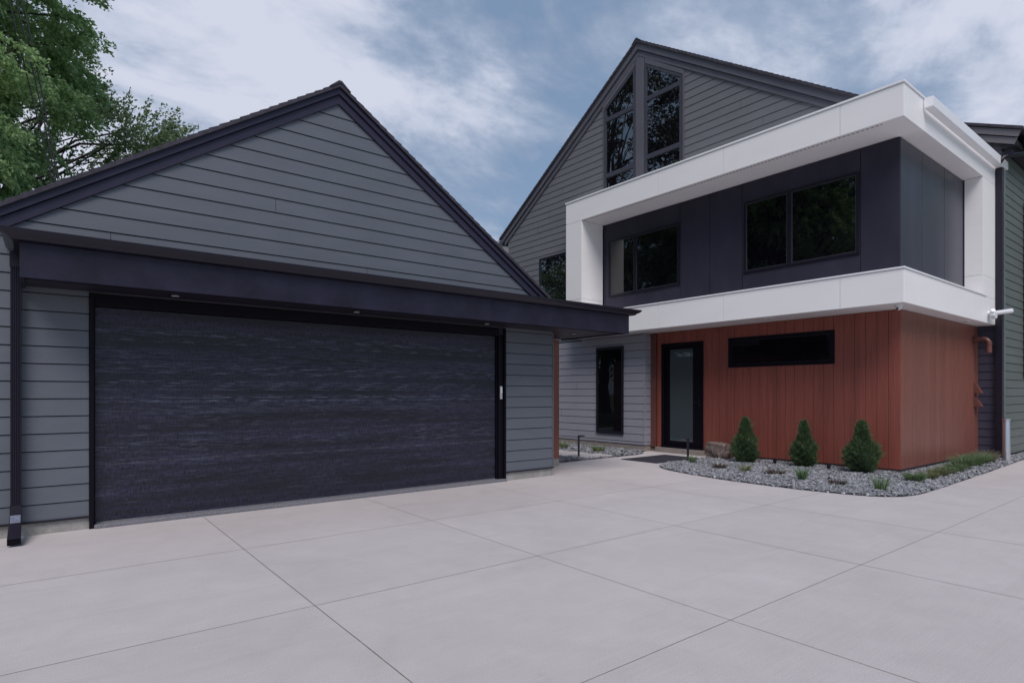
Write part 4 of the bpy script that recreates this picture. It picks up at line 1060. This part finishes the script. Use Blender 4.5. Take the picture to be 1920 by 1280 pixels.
gl = [(11.45, 3.64, .24, 'blade', .15, 'green grass clump nearest the cedar corner'),
      (11.95, 3.60, .20, 'blade_gold', .5, 'yellowing grass clump second from the cedar corner'),
      (12.45, 3.60, .24, 'blade_gold', .5, 'golden green grass clump third from the cedar corner'),
      (12.95, 3.62, .24, 'blade', .3, 'loose green grass clump fourth from the cedar corner'),
      (13.45, 3.62, .26, 'blade', .25, 'green grass clump fifth from the cedar corner, before the dense ones'),
      (14.05, 3.66, .40, 'blade', .1, 'tall dense green grass clump with long stems by the side wall'),
      (14.75, 3.68, .42, 'blade', .1, 'second tall dense green grass clump by the side wall'),
      (15.30, 3.68, .38, 'blade', .3, 'broad green grass clump under the vent hoods'),
      (15.85, 3.70, .34, 'blade_dry', .6, 'pale dry grass clump left of the steel bollard'),
      (16.5, 3.86, .34, 'blade_dry', .6, 'pale dry grass clump behind the steel bollard')]
for i, (x, y, h, mt, mk, lab) in enumerate(gl):
    tuft('grass_clump', x, y, 520, h * .82, .62, [mt, 'blade_dry'], lab, 'grass clump', GG, 60 + i, .0036, .42, .12, mk)
SG = 'small young plants dotted over the gravel'
for i, (x, y, n, h, mt, lab, rb, spd) in enumerate([
    (10.72, 7.49, 60, .15, 'blade', 'tiny green sprig near the path light in the gravel', .03, .7),
    (10.32, 6.60, 90, .12, 'sedum', 'low brown sprig in front of the leftmost conifer', .08, 1.2),
    (10.36, 6.08, 70, .13, 'blade_gold', 'tiny yellow green sprig between left and middle conifers', .06, .9),
    (10.42, 5.52, 110, .11, 'sedum', 'low brown spreading sprig in front of the middle conifer', .12, 1.3),
    (10.08, 4.86, 80, .20, 'blade', 'upright green sprig in the gravel before the middle conifer', .05, .5),
    (10.05, 4.27, 110, .09, 'sedum', 'low burgundy plant before the rightmost conifer', .10, 1.2),
    (9.98, 3.62, 70, .21, 'blade', 'upright green sprig at the front corner of the gravel bed', .06, .5),
    (11.0, 11.75, 80, .18, 'blade_gold', 'small yellow green plant far back in the gravel passage', .10, .8),
    (10.98, 10.45, 90, .17, 'blade_gold', 'small yellow green plant under the tall narrow window', .12, .9)]):
    tuft('small_plant', x, y, int(n * 1.5), h * 1.35, spd, [mt, 'blade'], lab, 'small plant', SG, 90 + i, .005, .2, rb, .2)

# ------------------------------------------------------------------ trees
def tree(name, loc, h, trunk_h, crown, nclump, nleaf, leaf, seed, mats, label, droop=.5, tr=.28, group=None, lean=(0, 0), clump_r=.9, shell=.55):
    """crown = (rx, ry, rz, cz): ellipsoid filled with leaf clumps, one limb to each"""
    r = empty(name, label, 'tree', loc, group)
    rg = np.random.default_rng(seed); rx, ry, rz, cz = crown
    C = []
    while len(C) < nclump:
        p = rg.uniform(-1, 1, 3); q = np.linalg.norm(p)
        if q > 1 or q < shell * rg.random() ** .5: continue
        C.append(p * [rx, ry, rz] + [lean[0], lean[1], cz])
    C = np.array(C)
    t = MB(); top = Vector((lean[0] * .6, lean[1] * .6, cz + rz * .55))
    P = [Vector((0, 0, 0)), Vector((.1, .05, trunk_h * .5)), Vector((lean[0] * .2, lean[1] * .2, trunk_h)), top.lerp(Vector((0, 0, trunk_h)), .5), top]
    t.tube(P, [tr * 1.25, tr, tr * .8, tr * .5, tr * .12], 10)
    limbs = MB()
    for i, c in enumerate(C):
        c = Vector(c); s = rg.uniform(.15, .95)
        a = Vector((lean[0] * .2, lean[1] * .2, trunk_h)).lerp(top, s * min(1, max(.05, (c.z - trunk_h) / (top.z - trunk_h + .01))))
        m = a.lerp(c, .5) + Vector((0, 0, .12 * (c - a).length))
        rr = tr * .32 * (.35 + .65 * rg.random())
        e_ = c + (c - m) * .25
        limbs.tube([a, a.lerp(m, .5) + Vector((0, 0, .05)), m, c, e_], [rr, rr * .7, rr * .5, rr * .25, .006], 5, cap=False)
    o = _raw_build(t, 'trunk', 'bark', None, smooth=True); o.parent = r
    o = _raw_build(limbs, 'limbs', 'bark', None, smooth=True); o.parent = r
    # leaves: sprays hanging from each clump
    n = nleaf
    ci = rg.integers(0, nclump, n)
    cr = clump_r * rg.uniform(.6, 1.25, nclump)
    nsp = 26
    spray_c = rg.normal(0, 1, (nclump, nsp, 3)); spray_c /= np.linalg.norm(spray_c, axis=2, keepdims=True); spray_c *= (rg.random((nclump, nsp, 1)) ** .4) * np.array([1, 1, .62])
    si = rg.integers(0, nsp, n)
    outd = (C - [lean[0], lean[1], cz]) ; outd /= np.linalg.norm(outd, axis=1, keepdims=True)
    dirs = spray_c[ci, si] * .6 + outd[ci] * .8 + np.array([0, 0, -droop]); dirs /= np.linalg.norm(dirs, axis=1, keepdims=True)
    tt = rg.uniform(-.5, 1, n)[:, None]
    pos = C[ci] + spray_c[ci, si] * cr[ci][:, None] + dirs * tt * cr[ci][:, None] * .42 + rg.normal(0, .055 * clump_r, (n, 3))
    nrm = rg.normal(0, 1, (n, 3)) + np.array([0, 0, .5]); nrm /= np.linalg.norm(nrm, axis=1, keepdims=True)
    u = dirs + rg.normal(0, .5, (n, 3)); u -= nrm * np.sum(u * nrm, 1, keepdims=True); u /= np.linalg.norm(u, axis=1, keepdims=True)
    v = np.cross(nrm, u); L = (leaf * rg.uniform(.6, 1.3, n))[:, None]
    V = np.stack([pos - u * L * .6, pos + v * L * .34 - u * L * .05, pos + u * L * .7, pos - v * L * .34 - u * L * .05], 1).reshape(-1, 3)
    F = np.arange(n * 4).reshape(-1, 4)
    o = raw_mesh('crown', V, F, mats, r)
    return r
# the big maple over the garage and the looser one behind it
tree('maple_tree', (-4.3, 15.5, 0), 16, 3.0, (5.0, 5.0, 7.4, 9.6), 470, 900000, .068, 21, 'leaf', 'big fresh green maple overhanging the garage roof at the left', .55, .34, clump_r=.80)
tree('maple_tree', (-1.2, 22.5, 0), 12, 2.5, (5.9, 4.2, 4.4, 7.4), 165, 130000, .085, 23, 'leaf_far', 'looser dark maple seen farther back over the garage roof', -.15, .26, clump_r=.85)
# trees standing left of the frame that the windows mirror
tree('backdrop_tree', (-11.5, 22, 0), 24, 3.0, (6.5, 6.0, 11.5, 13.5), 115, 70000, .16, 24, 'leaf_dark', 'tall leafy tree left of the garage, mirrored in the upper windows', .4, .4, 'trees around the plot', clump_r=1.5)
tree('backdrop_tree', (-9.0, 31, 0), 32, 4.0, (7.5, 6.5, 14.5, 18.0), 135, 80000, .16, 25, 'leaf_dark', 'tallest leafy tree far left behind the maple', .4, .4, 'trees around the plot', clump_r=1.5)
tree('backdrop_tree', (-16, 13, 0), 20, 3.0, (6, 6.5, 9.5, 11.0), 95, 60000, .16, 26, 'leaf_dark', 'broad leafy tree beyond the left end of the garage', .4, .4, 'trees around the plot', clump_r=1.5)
tree('backdrop_tree', (28, -7, 0), 14, 2.5, (6, 5, 6.5, 7.6), 90, 36000, .26, 27, 'leaf', 'leafy tree right of the drive, mirrored in the side panels', .4, .4, 'trees around the plot', clump_r=1.5)
tree('backdrop_tree', (39, -5, 0), 14, 2.5, (6, 5, 6.5, 7.6), 90, 36000, .26, 28, 'leaf', 'leafy tree farthest right beyond the wing', .4, .4, 'trees around the plot', clump_r=1.5)

# overhead cables at the left edge
s = MB()
P0, P1 = Vector((-1.35, 13.0, 13.5)), Vector((0.2, 12.0, 3.9))
for k, (dx, dz) in enumerate(((0, 0), (.06, .05), (.13, -.02))):
    pts = []
    for i in range(15):
        t = i / 14; p = P0.lerp(P1, t); pts.append((p.x + dx + .03 * math.sin(t * 9 + k), p.y, p.z + dz - .9 * 4 * t * (1 - t) * .25))
    s.tube(pts, .011, 5)
tag(s.build('overhead_cable', 'cable'), 'thin dark overhead cables dropping in front of the big maple', 'cable')
